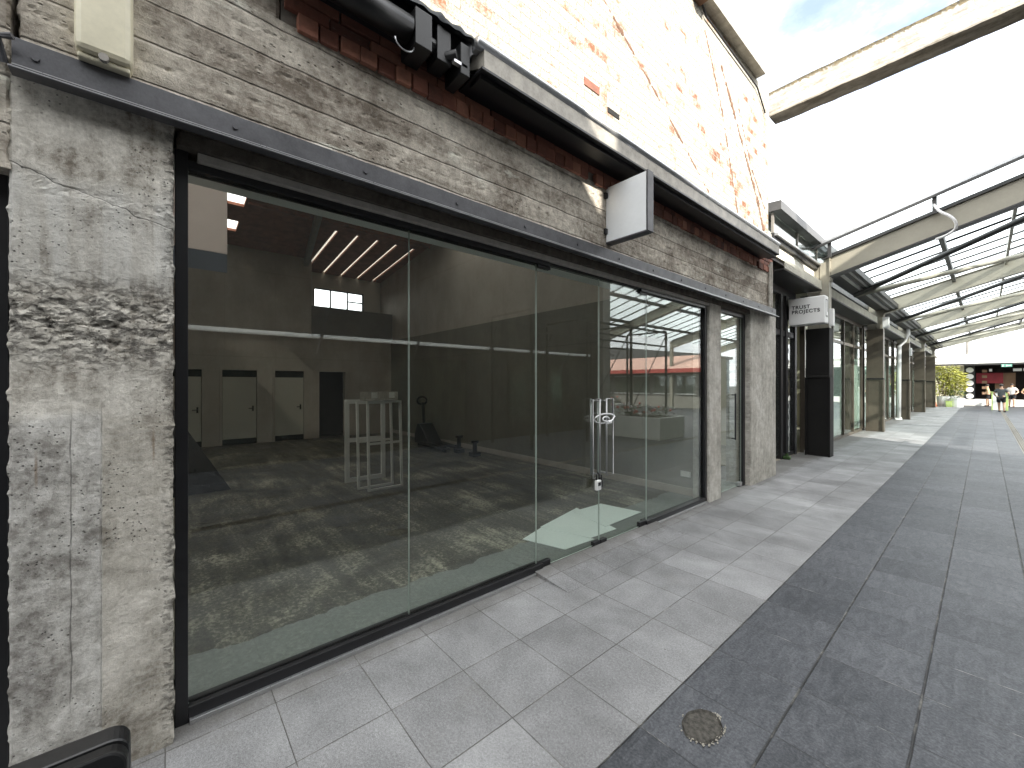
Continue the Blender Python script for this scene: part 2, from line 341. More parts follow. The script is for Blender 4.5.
MT['bronze'] = plain('bronze_cladding', (.095, .08, .06), .45, .35, .22, 3)
MT['blackclad'] = plain('black_cladding', (.009, .0085, .008), .65, 0, .25, 4, 0, .2)
MT['darkbar'] = plain('dark_grey_bar', (.05, .05, .05), .45, .3, .2, 8)
MT['greybar'] = plain('grey_glazing_bar', (.16, .17, .17), .45, .2, .15, 6)
MT['valance'] = plain('corrugated_cream_valance', (.85, .81, .7), .6, 0, .22, 4)
MT['clad'] = plain('grey_roof_sheet', (.1, .1, .1), .5, .3, .25, 3)
MT['shopwall'] = plain('cream_shop_wall', (.62, .57, .44), .8, 0, .08, 1)
MT['shopfloor'] = plain('shop_floor', (.3, .27, .22), .5, 0, .2, 2)
MT['oppwall'] = plain('charcoal_render', (.03, .03, .028), .85, 0, .3, 1.3, .3)
MT['paleopp'] = plain('pale_rendered_column', (.3, .29, .26), .8, 0, .15, 3)
MT['fascia'] = plain('white_fascia', (.78, .78, .76), .5, 0, .06, 3)
MT['redawn'] = plain('red_canvas', (.5, .09, .075), .8, 0, .2, 3)
MT['pinkawn'] = plain('faded_peach_canvas', (.72, .46, .38), .8, 0, .15, 2)
MT['planter'] = plain('pale_planter_concrete', (.62, .62, .58), .7, 0, .12, 4, .2)
MT['bluewall'] = plain('blue_grey_cladding', (.34, .4, .43), .6, 0, .1, 1)
MT['soil'] = plain('dark_potting_soil', (.045, .035, .025), .95, 0, .4, 20, .6)
MT['leafd'] = plain('dark_leaf', (.035, .075, .02), .55, 0, .4, 8)
MT['leafy'] = plain('yellow_green_leaf', (.34, .34, .05), .5, 0, .4, 6)
MT['flower_r'] = plain('red_petals', (.6, .05, .04), .6, 0, .3, 15)
MT['flower_w'] = plain('white_petals', (.8, .8, .76), .6, 0, .1, 15)
MT['stem'] = plain('brown_stem', (.14, .11, .05), .8, 0, .3, 10)
MT['cable'] = plain('white_cable_sheath', (.8, .8, .8), .35, 0, .04, 9)
MT['sheet'] = plain('pale_green_board', (.78, .86, .82), .4, 0, .05, 2)
MT['lime'] = plain('lime_panel', (.5, .62, .22), .5, 0, .1, 4)
MT['terra'] = plain('orange_plastic', (.6, .2, .1), .5, 0, .15, 5)
MT['gravel'] = plain('gravel_infill', (.075, .07, .06), .9, 0, .9, 45, 1.0)
MT['gritstone'] = plain('pale_grit', (.34, .32, .27), .9, 0, .5, 80)
MT['skin'] = plain('skin', (.5, .3, .2), .6, 0, .1, 10)
MT['shirt'] = plain('dark_grey_cloth', (.05, .055, .06), .85, 0, .2, 12)
MT['shorts'] = plain('black_cloth', (.014, .014, .016), .85, 0, .2, 12)
MT['shirtw'] = plain('white_cloth', (.65, .63, .6), .85, 0, .1, 12)
MT['shirtt'] = plain('tan_cloth', (.45, .36, .2), .85, 0, .1, 12)
MT['hair'] = plain('dark_hair', (.02, .015, .012), .6, 0, .2, 30)
MT['exit'] = plain('green_sign', (.12, .3, .24), .4, 0, .05, 4)
MT['rust'] = plain('rusty_scar', (.17, .095, .06), .95, 0, .4, 14, .8)
MT['hidden'] = plain('dark_shop_interior', (.03, .022, .018), .8, 0, .4, 2)
MT['warmwall'] = plain('brown_panel', (.2, .12, .07), .7, 0, .2, 2)
MT['redmark'] = plain('dark_red_panel', (.25, .02, .03), .6, 0, .3, 3)
MT['ground'] = plain('grey_tarmac', (.07, .07, .068), .85, 0, .2, 2, .2)
MT['glassedge'] = plain('green_glass_edge', (.5, .57, .52), .2, 0, .1, 5)
MT['loftwall'] = plain('pale_loft_wall', (.6, .58, .52), .8, 0, .1, 2)

# ------------------------------------------------------------------ mesh helpers
def origin(o):
    v = Vector((0, 0, 0))
    while o: v += o.location; o = o.parent
    return v
def smooth_path(P, n=8):
    P = [Vector(p) for p in P]; out = []
    for i in range(len(P)-1):
        a, b, c, d = P[max(i-1, 0)], P[i], P[i+1], P[min(i+2, len(P)-1)]
        for k in range(n):
            t = k/n; out.append(.5*((2*b)+(c-a)*t+(2*a-5*b+4*c-d)*t*t+(3*b-a-3*c+d)*t**3))
    return out+[P[-1]]
class MB:
    def __init__(s): s.v = []; s.f = []; s.tone = []; s.mi = []
    def add(s, vs, fs, tone=.5, mi=0):
        b = len(s.v); s.v += [tuple(p) for p in vs]; s.f += [tuple(i+b for i in f) for f in fs]; s.tone += [tone]*len(fs); s.mi += [mi]*len(fs); return s
    def box(s, x0, x1, y0, y1, z0, z1, tone=.5, mi=0):
        x0, x1 = sorted((x0, x1)); y0, y1 = sorted((y0, y1)); z0, z1 = sorted((z0, z1))
        v = [(x0,y0,z0),(x1,y0,z0),(x1,y1,z0),(x0,y1,z0),(x0,y0,z1),(x1,y0,z1),(x1,y1,z1),(x0,y1,z1)]
        return s.add(v, [(0,3,2,1),(4,5,6,7),(0,1,5,4),(1,2,6,5),(2,3,7,6),(3,0,4,7)], tone, mi)
    def bar(s, a, b, w, h=None, up=(0, 0, 1)):
        a, b = Vector(a), Vector(b); h = h or w; d = (b-a).normalized(); up = Vector(up)
        if abs(d.dot(up)) > .98: up = Vector((0, 1, 0))
        r = d.cross(up).normalized()*w/2; u = r.cross(d).normalized()*h/2
        v = [a-r-u, a+r-u, a+r+u, a-r+u, b-r-u, b+r-u, b+r+u, b-r+u]
        return s.add(v, [(0,3,2,1),(4,5,6,7),(0,1,5,4),(1,2,6,5),(2,3,7,6),(3,0,4,7)])
    def tube(s, pts, r, n=10, close=False):
        pts = [Vector(p) for p in pts]; rings = []; N = len(pts); up = Vector((.13, .31, .94))
        for i, p in enumerate(pts):
            d = (pts[(i+1) % N if close else min(i+1, N-1)] - pts[(i-1) % N if close else max(i-1, 0)]).normalized()
            a = d.cross(up).normalized(); b = a.cross(d); rr = r[i] if isinstance(r, (list, tuple)) else r
            rings.append([p + (a*math.cos(2*math.pi*k/n) + b*math.sin(2*math.pi*k/n))*rr for k in range(n)])
        v = [q for g in rings for q in g]; f = []
        for i in range(N if close else N-1):
            for k in range(n):
                a0, a1 = i*n+k, i*n+(k+1) % n; b0, b1 = ((i+1) % N)*n+k, ((i+1) % N)*n+(k+1) % n
                f.append((a0, a1, b1, b0))
        if not close: f += [tuple(range(n))[::-1], tuple((N-1)*n+k for k in range(n))]
        return s.add(v, f)
    def prism(s, poly, axis, a, b, tone=.5):     # poly: 2-D points in the two other axes, extruded along axis
        def P(p, t): return (t, p[0], p[1]) if axis == 'x' else (p[0], t, p[1]) if axis == 'y' else (p[0], p[1], t)
        n = len(poly); v = [P(p, a) for p in poly]+[P(p, b) for p in poly]
        f = [tuple(range(n))[::-1], tuple(range(n, 2*n))]+[(i, (i+1) % n, (i+1) % n+n, i+n) for i in range(n)]
        return s.add(v, f, tone)
    def ball(s, c, r, n=10, sq=(1, 1, 1)):
        v = []; f = []; c = Vector(c)
        for i in range(n+1):
            th = math.pi*i/n
            for k in range(2*n): 
                ph = math.pi*k/n
                v.append(c+Vector((math.sin(th)*math.cos(ph)*sq[0], math.sin(th)*math.sin(ph)*sq[1], math.cos(th)*sq[2]))*r)
        for i in range(n):
            for k in range(2*n): f.append((i*2*n+k, i*2*n+(k+1) % (2*n), (i+1)*2*n+(k+1) % (2*n), (i+1)*2*n+k))
        return s.add(v, f)
    def build(s, name, m, parent=None, bevel=0, smooth=False):
        me = bpy.data.meshes.new(name); off = origin(parent) if parent else Vector((0, 0, 0))
        me.from_pydata([tuple(Vector(p)-off) for p in s.v], [], s.f); me.update()
        ms = m if isinstance(m, (list, tuple)) else [m]
        for q in ms: me.materials.append(MT[q] if isinstance(q, str) else q)
        if len(ms) > 1: me.polygons.foreach_set('material_index', s.mi)
        at = me.attributes.new('tone', 'FLOAT', 'FACE'); at.data.foreach_set('value', s.tone)
        bm = bmesh.new(); bm.from_mesh(me); bmesh.ops.recalc_face_normals(bm, faces=bm.faces)
        if smooth:
            for f in bm.faces: f.smooth = True
        bm.to_mesh(me); bm.free()
        o = bpy.data.objects.new(name, me); COL.objects.link(o)
        if parent: o.parent = parent
        if bevel:
            b = o.modifiers.new('Bevel', 'BEVEL'); b.width = bevel; b.segments = 2; b.limit_method = 'ANGLE'
        return o
def B(name, m, parent, *a, bevel=0): return MB().box(*a).build(name, m, parent, bevel)
def thing(name, label, cat, loc=(0, 0, 0), group=None):
    o = bpy.data.objects.new(name, None); COL.objects.link(o); o.location = loc; o.empty_display_size = .2
    return tag(o, label, cat, group)
def tag(o, label, cat, group=None):
    o['label'] = label; o['category'] = cat
    if group: o['group'] = group
    return o
def structure(o, k='structure'): o['kind'] = k; return o
def text_mesh(name, body, size, mw, m, parent, bold=.0):
    cu = bpy.data.curves.new(name, 'FONT'); cu.body = body; cu.size = size; cu.extrude = .0015; cu.offset = bold; cu.space_line = .95; cu.space_character = 1.12
    t = bpy.data.objects.new(name, cu); COL.objects.link(t)
    dg = bpy.context.evaluated_depsgraph_get(); me = bpy.data.meshes.new_from_object(t.evaluated_get(dg))
    bpy.data.objects.remove(t)
    off = origin(parent); me.transform(Matrix.Translation(-off) @ mw); me.materials.clear(); me.materials.append(MT[m])
    o = bpy.data.objects.new(name, me); COL.objects.link(o); o.parent = parent
    return o
def rough_slab(name, m, parent, xf, xb, y0, y1, z0, z1, res, amp, edge=.012, seed=0., bands=()):
    """wall slab whose +X face is a dense grid displaced by noise, with crumbled edges"""
    ny = max(2, int((y1-y0)/res)); nz = max(2, int((z1-z0)/res)); v = []; f = []
    for i in range(ny+1):
        for j in range(nz+1):
            y = y0+(y1-y0)*i/ny; z = z0+(z1-z0)*j/nz
            p = Vector((seed, y, z))
            d = noise.fractal(p*6, .8, 2.1, 4)*amp + noise.noise(p*1.3)*amp*1.2
            for zc, hw, k in bands:
                w = max(0, 1-abs(z-zc+.05*noise.noise(p*3))/hw)
                d -= w*k*max(0, noise.fractal(Vector((seed, y*15, z*26)), .7, 2.2, 4)+.15)
            e = min(y-y0, y1-y, )
            ew = edge*(1.2+1.6*noise.noise(Vector((seed+3, 2*y, z*14)))+.8*noise.noise(Vector((seed+9, y, z*47))))
            yy = y
            if i == 0: yy = y+max(0, ew)*.55
            if i == ny: yy = y-max(0, ew)*.55
            if e < edge*1.5: d -= max(0, ew)*(1-e/(edge*1.5))
            v.append((xf+d, yy, z))
    for i in range(ny):
        for j in range(nz):
            a = i*(nz+1)+j; f.append((a, a+nz+1, a+nz+2, a+1))
    b = len(v)
    ring = [i*(nz+1) for i in range(ny+1)] + [ny*(nz+1)+j for j in range(1, nz+1)] + [i*(nz+1)+nz for i in range(ny-1, -1, -1)] + [j for j in range(nz-1, 0, -1)]
    for r in ring: v.append((xb, v[r][1], v[r][2]))
    n = len(ring)
    for k in range(n): f.append((ring[k], b+k, b+(k+1) % n, ring[(k+1) % n]))
    f.append(tuple(range(b, b+n)))
    return MB().add(v, f).build(name, m, parent)

# ------------------------------------------------------------------ ground
o = MB().add([(-300, -300, -.02), (300, -300, -.02), (300, 300, -.02), (-300, 300, -.02)], [(0, 1, 2, 3)]).build('ground', 'ground'); structure(o)
def sheet(name, m, x0, x1, y0, y1, z):
    o = MB().add([(x0, y0, z), (x1, y0, z), (x1, y1, z), (x0, y1, z)], [(0, 1, 2, 3)]).build(name, m); return structure(o)
sheet('pale_paving', 'pave_l', -3.4, -1.085, -14, 46.4, 0)
sheet('dark_paving', 'pave_d', -1.085, .595, -14, 46.4, 0)
sheet('dark_paving', 'pave_d', .745, 20, -14, 46.4, 0)
sheet('drain_bed', 'blackp', .595, .745, -14, 46.4, -.012)
dc = thing('drain_grate', 'narrow grey steel drain grate running along the dark paving', 'drain', (.67, 12, 0))
g = MB()
for x in (.6, .64, .67, .70, .735): g.box(x, x+.008, 4, 46.4, -.01, .0)
for k in range(0, 284): g.box(.6, .742, 4+k*.15, 4.012+k*.15, -.01, -.001)
g.build('grate', 'steelbeam', dc)
# ramp up to the doors
rp = MB().add([(-2.14, 2.42, .002), (-2.14, 4.4, .002), (-2.53, 4.4, .036), (-2.53, 2.42, .036), (-2.14, 2.42, -.01), (-2.14, 4.4, -.01), (-2.53, 4.4, -.01), (-2.53, 2.42, -.01)],
     [(0, 1, 2, 3), (0, 3, 7, 4), (1, 5, 6, 2), (0, 4, 5, 1), (2, 6, 7, 3)]).build('threshold_ramp', 'pave_l'); structure(rp)
# patched manhole in the dark tile
mh = MB(); v = []; n = 40
for ring, (rr, zz) in enumerate(((1.0, .003), (.93, .013), (.86, .002), (.4, .003))):
    for k in range(n):
        a = 2*math.pi*k/n; w = rr*(1+.07*noise.noise(Vector((math.cos(a)*2, math.sin(a)*2, ring*.3))))
        v.append((-.885+.085*w*math.cos(a), 1.965+.115*w*math.sin(a), zz+.002*noise.noise(Vector((k*.9, ring, 1)))))
v.append((-.885, 1.965, .007)); f = []
for r_ in range(3):
    for k in range(n): f.append((r_*n+k, r_*n+(k+1) % n, (r_+1)*n+(k+1) % n, (r_+1)*n+k))
for k in range(n): f.append((3*n+k, 3*n+(k+1) % n, 4*n))
mo = mh.add(v, f).build('ground_patch', 'gravel')
gr_ = MB(); rg = random.Random(4)
for k in range(70):
    a = rg.uniform(-.9, 2.4) if k < 50 else rg.uniform(0, 6.28); q_ = rg.uniform(.88, 1.12); gr_.ball((-.885+.085*q_*math.cos(a-.8), 1.965+.115*q_*math.sin(a-.8), .006), rg.uniform(.002, .0055), 4, (1, 1.2, .8))
go = gr_.build('loose_grit', 'gritstone', mo); go['kind'] = 'stuff'
tag(mo, 'small round gravelly patch set in a dark paving tile', 'ground patch')

# ------------------------------------------------------------------ the vacant shop
GX = -2.56
shop = thing('shop_building', 'vacant concrete and brick shop with a wide frameless glass front', 'building', (-2.5, 4, 0))
rough_slab('pillar', 'pillar', shop, -2.42, -2.9, -.462, .035, -.005, 2.84, .0085, .0035, .011, 1., ((1.9, .17, .022), (2.42, .05, .012)))
rough_slab('pillar', 'pillar2', shop, -2.49, -2.72, 5.735, 6.13, 0, 2.86, .013, .0025, .008, 7.)
rough_slab('pillar', 'pillar2', shop, -2.47, -2.85, 7.2, 8.43, 0, 2.9, .014, .003, .01, 13.)
# beam over the opening
rough_slab('concrete_beam', 'beam', shop, -2.43, -2.75, -.44, 8.12, 2.86, 3.58, .014, .005, .01, 21., ((3.1, .02, .014), (3.28, .02, .014), (3.46, .02, .012)))
rough_slab('concrete_beam', 'beam', shop, -2.44, -2.75, -3.0, .47, 3.58, 6.9, .025, .005, .01, 25., ((3.7, .02, .012), (3.95, .02, .012)))
rough_slab('side_wall', 'beam', shop, -2.415, -2.75, -3.0, -.445, 2.47, 3.58, .014, .006, .01, 29.)
B('wall_end', 'pillar2', shop, -2.75, -2.46, 7.95, 8.16, 2.88, 4.3)
# red brick band, real bricks
bb = MB(); bb2 = B('mortar_bed', 'mortar', shop, -2.75, -2.452, .47, 8.12, 3.58, 4.12)
rnd = random.Random(3)
zrow = 3.565
for row in range(6):
    hdr = row == 0
    L = .112 if hdr else .232; Hh = .1 if hdr else .075; y = .485+(0 if row % 2 else .06)
    while y < 8.0:
        l = L-.009+rnd.uniform(-.004, .004); xf = (-2.405 if hdr else -2.425)+rnd.uniform(-.008, .006); dz = rnd.uniform(-.009, .004) if hdr else rnd.uniform(-.002, .002)
        if not (hdr and rnd.random() < .04):
            bb.box(-2.6, xf, y, min(y+l, 8.1), zrow+dz, zrow+Hh-.01, rnd.random())
        y += L
    zrow += Hh+.004
bb.build('brick_band', 'brick', shop, .004)
# upper wall
uw = B('upper_wall', 'wash', shop, -2.76, -2.5, .47, 8.12, 4.06, 6.78)
rnd = random.Random(11)
def scar(pts, w, nm='roofline_scar'):
    m = MB(); q = []; rs = []
    for (a, b) in zip(pts, pts[1:]):
        L_ = math.hypot(b[0]-a[0], b[1]-a[1]); n_ = int(L_/.012)
        for k in range(n_):
            t = k/n_; q.append((-2.503, a[0]+(b[0]-a[0])*t+.02*noise.noise(Vector((a[0]+t*9, 2, 1)))+.006*noise.noise(Vector((t*L_*30, a[1], 5))), a[1]+(b[1]-a[1])*t))
            rs.append(max(.002, w*(.6+.8*noise.noise(Vector((t*L_*5, a[0], a[1])))+.5*noise.noise(Vector((t*L_*26, a[0], 3))))))
    m.tube(q, rs, 7); m.v = [(-2.503+(v_[0]+2.503)*.3, v_[1], v_[2]) for v_ in m.v]
    m.build(nm, 'rust', uw)
scar([(3.2, 5.6), (3.7, 5.36), (4.25, 5.1), (5.75, 4.32)], .028)
scar([(5.63, 6.5), (6.18, 5.65), (6.77, 4.3)], .035)
scar([(6.15, 6.29), (6.9, 5.5), (7.6, 4.75), (7.9, 4.3)], .05)
scar([(6.8, 5.95), (7.35, 5.18), (7.96, 4.69)], .03)
B('vent_slot', 'void', uw, -2.502, -2.494, 3.42, 3.62, 4.42, 4.47)
B('vent_slot', 'brick', uw, -2.5, -2.492, 3.05, 3.28, 4.52, 4.595)
cp = MB().box(-2.78, -2.36, .3, 7.55, 6.78, 6.94).build('coping', 'gutter', shop)
cd = MB().tube([(-2.46, 5.3, 6.86), (-2.47, 5.6, 6.66), (-2.47, 7.5, 6.6), (-2.48, 7.9, 6.35)], .012, 8).build('conduit', 'frame', shop)
MB().box(-2.5, -2.3, 5.25, 5.45, 6.72, 6.8).build('bracket', 'rust', shop)
# steel angle lintel with bolts
ln = MB().box(-2.395, -2.383, -.44, 8.13, 2.84, 2.962).box(-2.395, -2.335, -.44, 8.13, 2.818, 2.83).box(-2.395, -2.365, -.44, 8.13, 2.83, 2.84).build('steel_lintel', 'steel', shop, .002)
MB().box(-2.3345, -2.333, -.44, 8.13, 2.823, 2.8275).box(-2.3825, -2.381, -.44, 8.13, 2.856, 2.860).build('edge_highlight', 'alu', ln)  # thin bright strips standing in for highlights on the lintel edges
for k in range(14):
    y = -.38+k*.64; MB().tube([(-2.384, y, 2.905), (-2.376, y, 2.905)], .012, 8).build('bolt', 'steel', ln)
MB().tube([(-2.40, -.46, 2.86), (-2.36, -.47, 2.93), (-2.345, -.43, 2.94)], .012, 8).build('hook', 'steel', ln)
# soffit, batten, top rail
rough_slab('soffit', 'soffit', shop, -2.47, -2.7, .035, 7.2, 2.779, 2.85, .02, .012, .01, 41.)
B('batten', 'batten', shop, -2.6, -2.49, .12, 5.735, 2.735, 2.776, bevel=.003)
# shopfront frame
sf = MB().box(-2.61, -2.52, .035, .085, 0, 2.8).box(-2.60, -2.52, .085, 2.60, 2.698, 2.74)
sf.box(-2.61, -2.52, .085, 2.52, .0, .075)
sf.build('shopfront_frame', 'frame', shop, .003)
MB().box(-2.60, -2.52, 4.08, 5.68, 2.698, 2.74).box(-2.61, -2.52, 4.2, 5.68, .0, .075).box(-2.61, -2.52, 5.68, 5.735, 0, 2.74).build('shopfront_frame', 'frame', shop, .003)
B('sill_strip', 'alu', shop, -2.535, -2.50, .09, 2.42, .0, .022, bevel=.002)
B('sill_strip', 'alu', shop, -2.535, -2.50, 4.42, 5.73, .0, .022, bevel=.002)
def pane(name, y0, y1, z0, z1, parent, x=GX, m='glass'):
    mm = MB(); x0, x1 = x-.006, x+.006
    v = [(x0,y0,z0),(x1,y0,z0),(x1,y1,z0),(x0,y1,z0),(x0,y0,z1),(x1,y0,z1),(x1,y1,z1),(x0,y1,z1)]
    mm.add(v, [(1,2,6,5),(3,0,4,7)], mi=0); mm.add(v, [(0,1,5,4),(2,3,7,6),(0,3,2,1),(4,5,6,7)], mi=1)
    return mm.build(name, [m, 'glassedge'], parent)
pane('window', .085, 1.262, .075, 2.698, shop); pane('window', 1.267, 2.466, .075, 2.698, shop); pane('window', 4.247, 5.68, .075, 2.698, shop)
B('transom_bar', 'frame', shop, -2.60, -2.53, 2.60, 4.08, 2.722, 2.735)
for (y0, y1, hy) in ((2.472, 3.352, 3.30), (3.358, 4.241, 3.41)):
    dr = pane('glass_door', y0, y1, .03, 2.715, shop)
    h = MB()
    for sx in (-.055, .055):
        h.tube([(GX+sx, hy, .72), (GX+sx, hy, 1.50)], .0095, 10)
        for z in (.745, 1.48): h.tube([(GX, hy, z), (GX+sx, hy, z)], .009, 8)
    # flat return bars as in the photo
    hd = 1 if hy > 3.36 else -1
    h.tube([(GX+.055, hy, 1.5), (GX+.055, hy+hd*.11, 1.5), (GX+.055, hy+hd*.11, .72), (GX+.055, hy, .72)], .0075, 8)
    h.build('handle', 'satin', dr, smooth=True)
    pv = y0 if hd < 0 else y1
    q0, q1 = (pv, pv+.16) if hd < 0 else (pv-.16, pv)
    MB().box(GX-.02, GX+.02, q0, q1, .02, .08).build('patch_fitting', 'frame', dr, .003)
    MB().box(GX-.02, GX+.02, q0, q1, 2.675, 2.738).build('patch_fitting', 'frame', dr, .003)
    m0, m1 = (y1-.1, y1-.002) if hd < 0 else (y0+.002, y0+.1)
    MB().box(GX-.02, GX+.025, m0, m1, .015, .065).build('floor_lock', 'frame', dr, .003)
# small side door to the right of the slim pillar
MB().box(-2.62, -2.55, 6.13, 7.2, 2.72, 2.775).box(-2.62, -2.55, 7.12, 7.2, 0, 2.72).build('door_frame', 'frame', shop, .003)
sd = pane('glass_door', 6.15, 7.11, .02, 2.71, shop, -2.585)
MB().tube([(-2.53, 6.75, .78), (-2.53, 6.75, 1.5)], .012).tube([(-2.585, 6.75, .8), (-2.53, 6.75, .8)], .009).tube([(-2.585, 6.75, 1.48), (-2.53, 6.75, 1.48)], .009).build('handle', 'frame', sd)
MB().box(-2.61, -2.55, 6.98, 7.08, .015, .07).build('floor_lock', 'alu', sd, .003)
# dark opening left of the big pillar
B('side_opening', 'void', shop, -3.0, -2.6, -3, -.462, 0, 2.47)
MB().box(-2.56, -2.5, -.53, -.47, 0, 2.47).build('side_frame', 'frame', shop)
# gutter over the brick band
gt = thing_g = None
gt = MB().prism([(-2.5, 3.9), (-2.15, 3.74), (-2.15, 3.86), (-2.5, 3.98)], 'y', 1.6, 7.5)
gt = gt.build('gutter_fascia', 'gutter', shop)
gt2 = MB().tube([(-2.165, 1.55, 3.895), (-2.165, 7.5, 3.895)], .034, 12).build('gutter_rail', 'rail', gt, smooth=True)
MB().box(-2.5, -2.145, 1.58, 7.5, 3.722, 3.738).build('gutter_lip', 'frame', gt)
B('gutter_shade_strip', 'blackp', gt, -2.31, -2.19, 1.6, 7.48, 3.69, 3.721)  # added black strip standing in for shade beneath the gutter
# brick piece under the right end with pipe
MB().tube([(-2.40, 7.86, 2.97), (-2.40, 7.86, 3.7)], .018, 8).tube([(-2.40, 7.94, 3.0), (-2.40, 7.94, 3.75)], .024, 8).build('downpipe', 'pillar2', shop)
# --- interior of the shop
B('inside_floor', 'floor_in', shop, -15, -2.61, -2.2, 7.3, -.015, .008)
B('inside_wall', 'inwall', shop, -14.3, -2.7, 5.9, 6.05, 0, 7)
B('wall_lining', 'inwall_lo', shop, -13.2, -2.75, 5.86, 5.899, .008, 3.12)
B('skirting', 'inwall', shop, -13.2, -2.75, 5.845, 5.859, .008, .12)
B('inside_wall', 'inwall', shop, -14.3, -2.7, -2.3, -2.1, 0, 7)
B('downstand', 'white', shop, -2.95, -2.72, -2.1, 5.9, 2.795, 2.9)
# back wall with door openings
bw = MB(); ys = [(-.2, .72), (1.15, 1.94), (2.38, 3.14), (3.56, 4.33)]; y = -2.1
for a, b in ys: bw.box(-13.4, -13.2, y, a, 0, 2.03); y = b
bw.box(-13.4, -13.2, y, 5.9, 0, 2.03); bw.box(-13.4, -13.2, -2.1, 3.35, 2.03, 6.2).box(-13.4, -13.2, 3.35, 5.9, 2.03, 3.1)
bw.build('back_wall', 'inwall', shop)
B('loft_parapet', 'parapet', shop, -13.42, -13.19, 3.35, 5.9, 3.1, 4.02)
B('loft_floor', 'parapet', shop, -14.3, -13.4, -2.1, 5.9, 2.5, 2.6)
for i, (a, b) in enumerate(ys):
    fr = MB().box(-13.21, -13.17, a-.06, a, .008, 2.09).box(-13.21, -13.17, b, b+.06, .008, 2.09).box(-13.21, -13.17, a, b, 2.03, 2.09).build('door_frame', 'inwall', shop)
    if i < 3:
        d = B('inside_door', 'door', shop, -13.27, -13.23, a+.01, b-.01, .16, 1.84)
        MB().tube([(-13.22, b-.09, .98), (-13.16, b-.09, .98), (-13.16, b-.2, .98)], .012, 8).box(-13.232, -13.22, b-.11, b-.07, .9, 1.05).build('handle', 'frame', d)
        B('vent_panel', 'void', d, -13.26, -13.225, a+.005, b-.005, 1.85, 2.025); B('kick_panel', 'void', d, -13.26, -13.225, a+.005, b-.005, .01, .155)
    else:
        MB().prism([(a+.05, .02), (b, .02), (b, 1.35), (a+.05, 1.85)], 'x', -14.2, -13.6).build('stair_side', 'void', shop)
B('back_room', 'void', shop, -14.3, -14.22, -2.1, 5.9, 0, 2.5)
# loft back wall with window
lw = MB().box(-14.35, -14.2, -2.1, 3.68, 2.6, 6).box(-14.35, -14.2, 5.3, 5.9, 2.6, 6).box(-14.35, -14.2, 3.68, 5.3, 2.6, 4.17).box(-14.35, -14.2, 3.68, 5.3, 4.8, 6)
lw.build('loft_wall', 'loftwall', shop)
lf = MB()
for y in (3.68, 4.2, 4.75, 5.27): lf.box(-14.3, -14.22, y-.015, y+.02, 4.17, 4.8)
lf.box(-14.3, -14.22, 3.68, 5.3, 4.17, 4.2).box(-14.3, -14.22, 3.68, 5.3, 4.77, 4.8).box(-14.3, -14.22, 4.77, 5.27, 4.46, 4.49)
lf.build('loft_window', 'frame', shop)
# ceiling, sloping up to the front, with slits, small skylights and added light openings
def cz(x): return 5.29+.11*(x+14.2)
ce = MB()
slits = [(3.36, 3.45), (3.91, 4.0), (4.46, 4.55), (5.01, 5.1), (5.55, 5.64)]
def slab(x0, x1, y0, y1): ce.add([(x0, y0, cz(x0)), (x1, y0, cz(x1)), (x1, y1, cz(x1)), (x0, y1, cz(x0)), (x0, y0, cz(x0)+.12), (x1, y0, cz(x1)+.12), (x1, y1, cz(x1)+.12), (x0, y1, cz(x0)+.12)], [(0,1,2,3),(4,7,6,5),(0,4,5,1),(1,5,6,2),(2,6,7,3),(3,7,4,0)])
slab(-11, -9, 1.35, 6.05); slab(-9, -5, 3.2, 4.8); slab(-9, -6.8, 1.35, 3.2); slab(-5.6, -5, 1.35, 3.2); slab(-6.8, -5.6, 1.35, 1.7); slab(-9, -5, 5.7, 6.05); slab(-7, -5, 4.8, 5.7); slab(-5, -2.6, 1.35, 6.05); slab(-14.4, -8.4, -2.3, .95); slab(-3.35, -2.6, -2.3, .95); slab(-8.4, -3.35, .2, .95)
for x0, x1 in ((-14.4, -12.3), (-11.7, -10.9), (-10.3, -9.6), (-9.0, -2.6)): slab(x0, x1, .95, 1.35)
y = 1.35
for a, b in slits: slab(-14.4, -11, y, a); y = b
slab(-14.4, -11, y, 6.05)
ce.build('ceiling', 'ceil', shop)
for a, b in slits: MB().add([(-14.2, a-.01, cz(-14.2)+.06), (-11, a-.01, cz(-11)+.06), (-11, b+.01, cz(-11)+.06), (-14.2, b+.01, cz(-14.2)+.06)], [(0, 1, 2, 3)]).build('skylight_strip', 'skystrip', shop)
def skl(x0, x1, y0, y1): MB().add([(x0, y0, cz(x0)+.06), (x1, y0, cz(x1)+.06), (x1, y1, cz(x1)+.06), (x0, y1, cz(x0)+.06)], [(0, 1, 2, 3)]).build('seen_and_added_skylight', 'seen_and_added_skylight', shop)
for x0, x1 in ((-12.3, -11.7), (-10.9, -10.3), (-9.6, -9.0)): skl(x0-.02, x1+.02, .93, 1.37)
skl(-9.05, -6.95, 4.75, 5.75); skl(-6.85, -5.55, 1.65, 3.25); skl(-8.45, -3.3, -2.3, .25)  # unseen openings added to light the wall, white frames and backlit panel
cj = MB()
for k in range(15):
    x = -13.6+k*.75
    if x < -10.95: continue
    cj.bar((x, 1.4 if x > -11 else 3.3, cz(x)-.03), (x, 5.9, cz(x)-.03), .05, .06)
cj.build('ceiling_battens', 'ceil', shop)
MB().bar((-13.2, 3.2, cz(-13.2)-.12), (-2.8, 1.6, cz(-2.8)-.14), .12, .24).build('roof_beam', 'steelbeam', shop)
MB().tube([(-9.6, 3.9, cz(-9.6)), (-9.6, 3.9, cz(-9.6)-.2)], .01, 6).tube([(-9.6, 3.9, cz(-9.6)-.2), (-9.6, 3.9, cz(-9.6)-.24)], [.02, .22], 16).build('hanging_lamp_shade', 'steelbeam', shop)
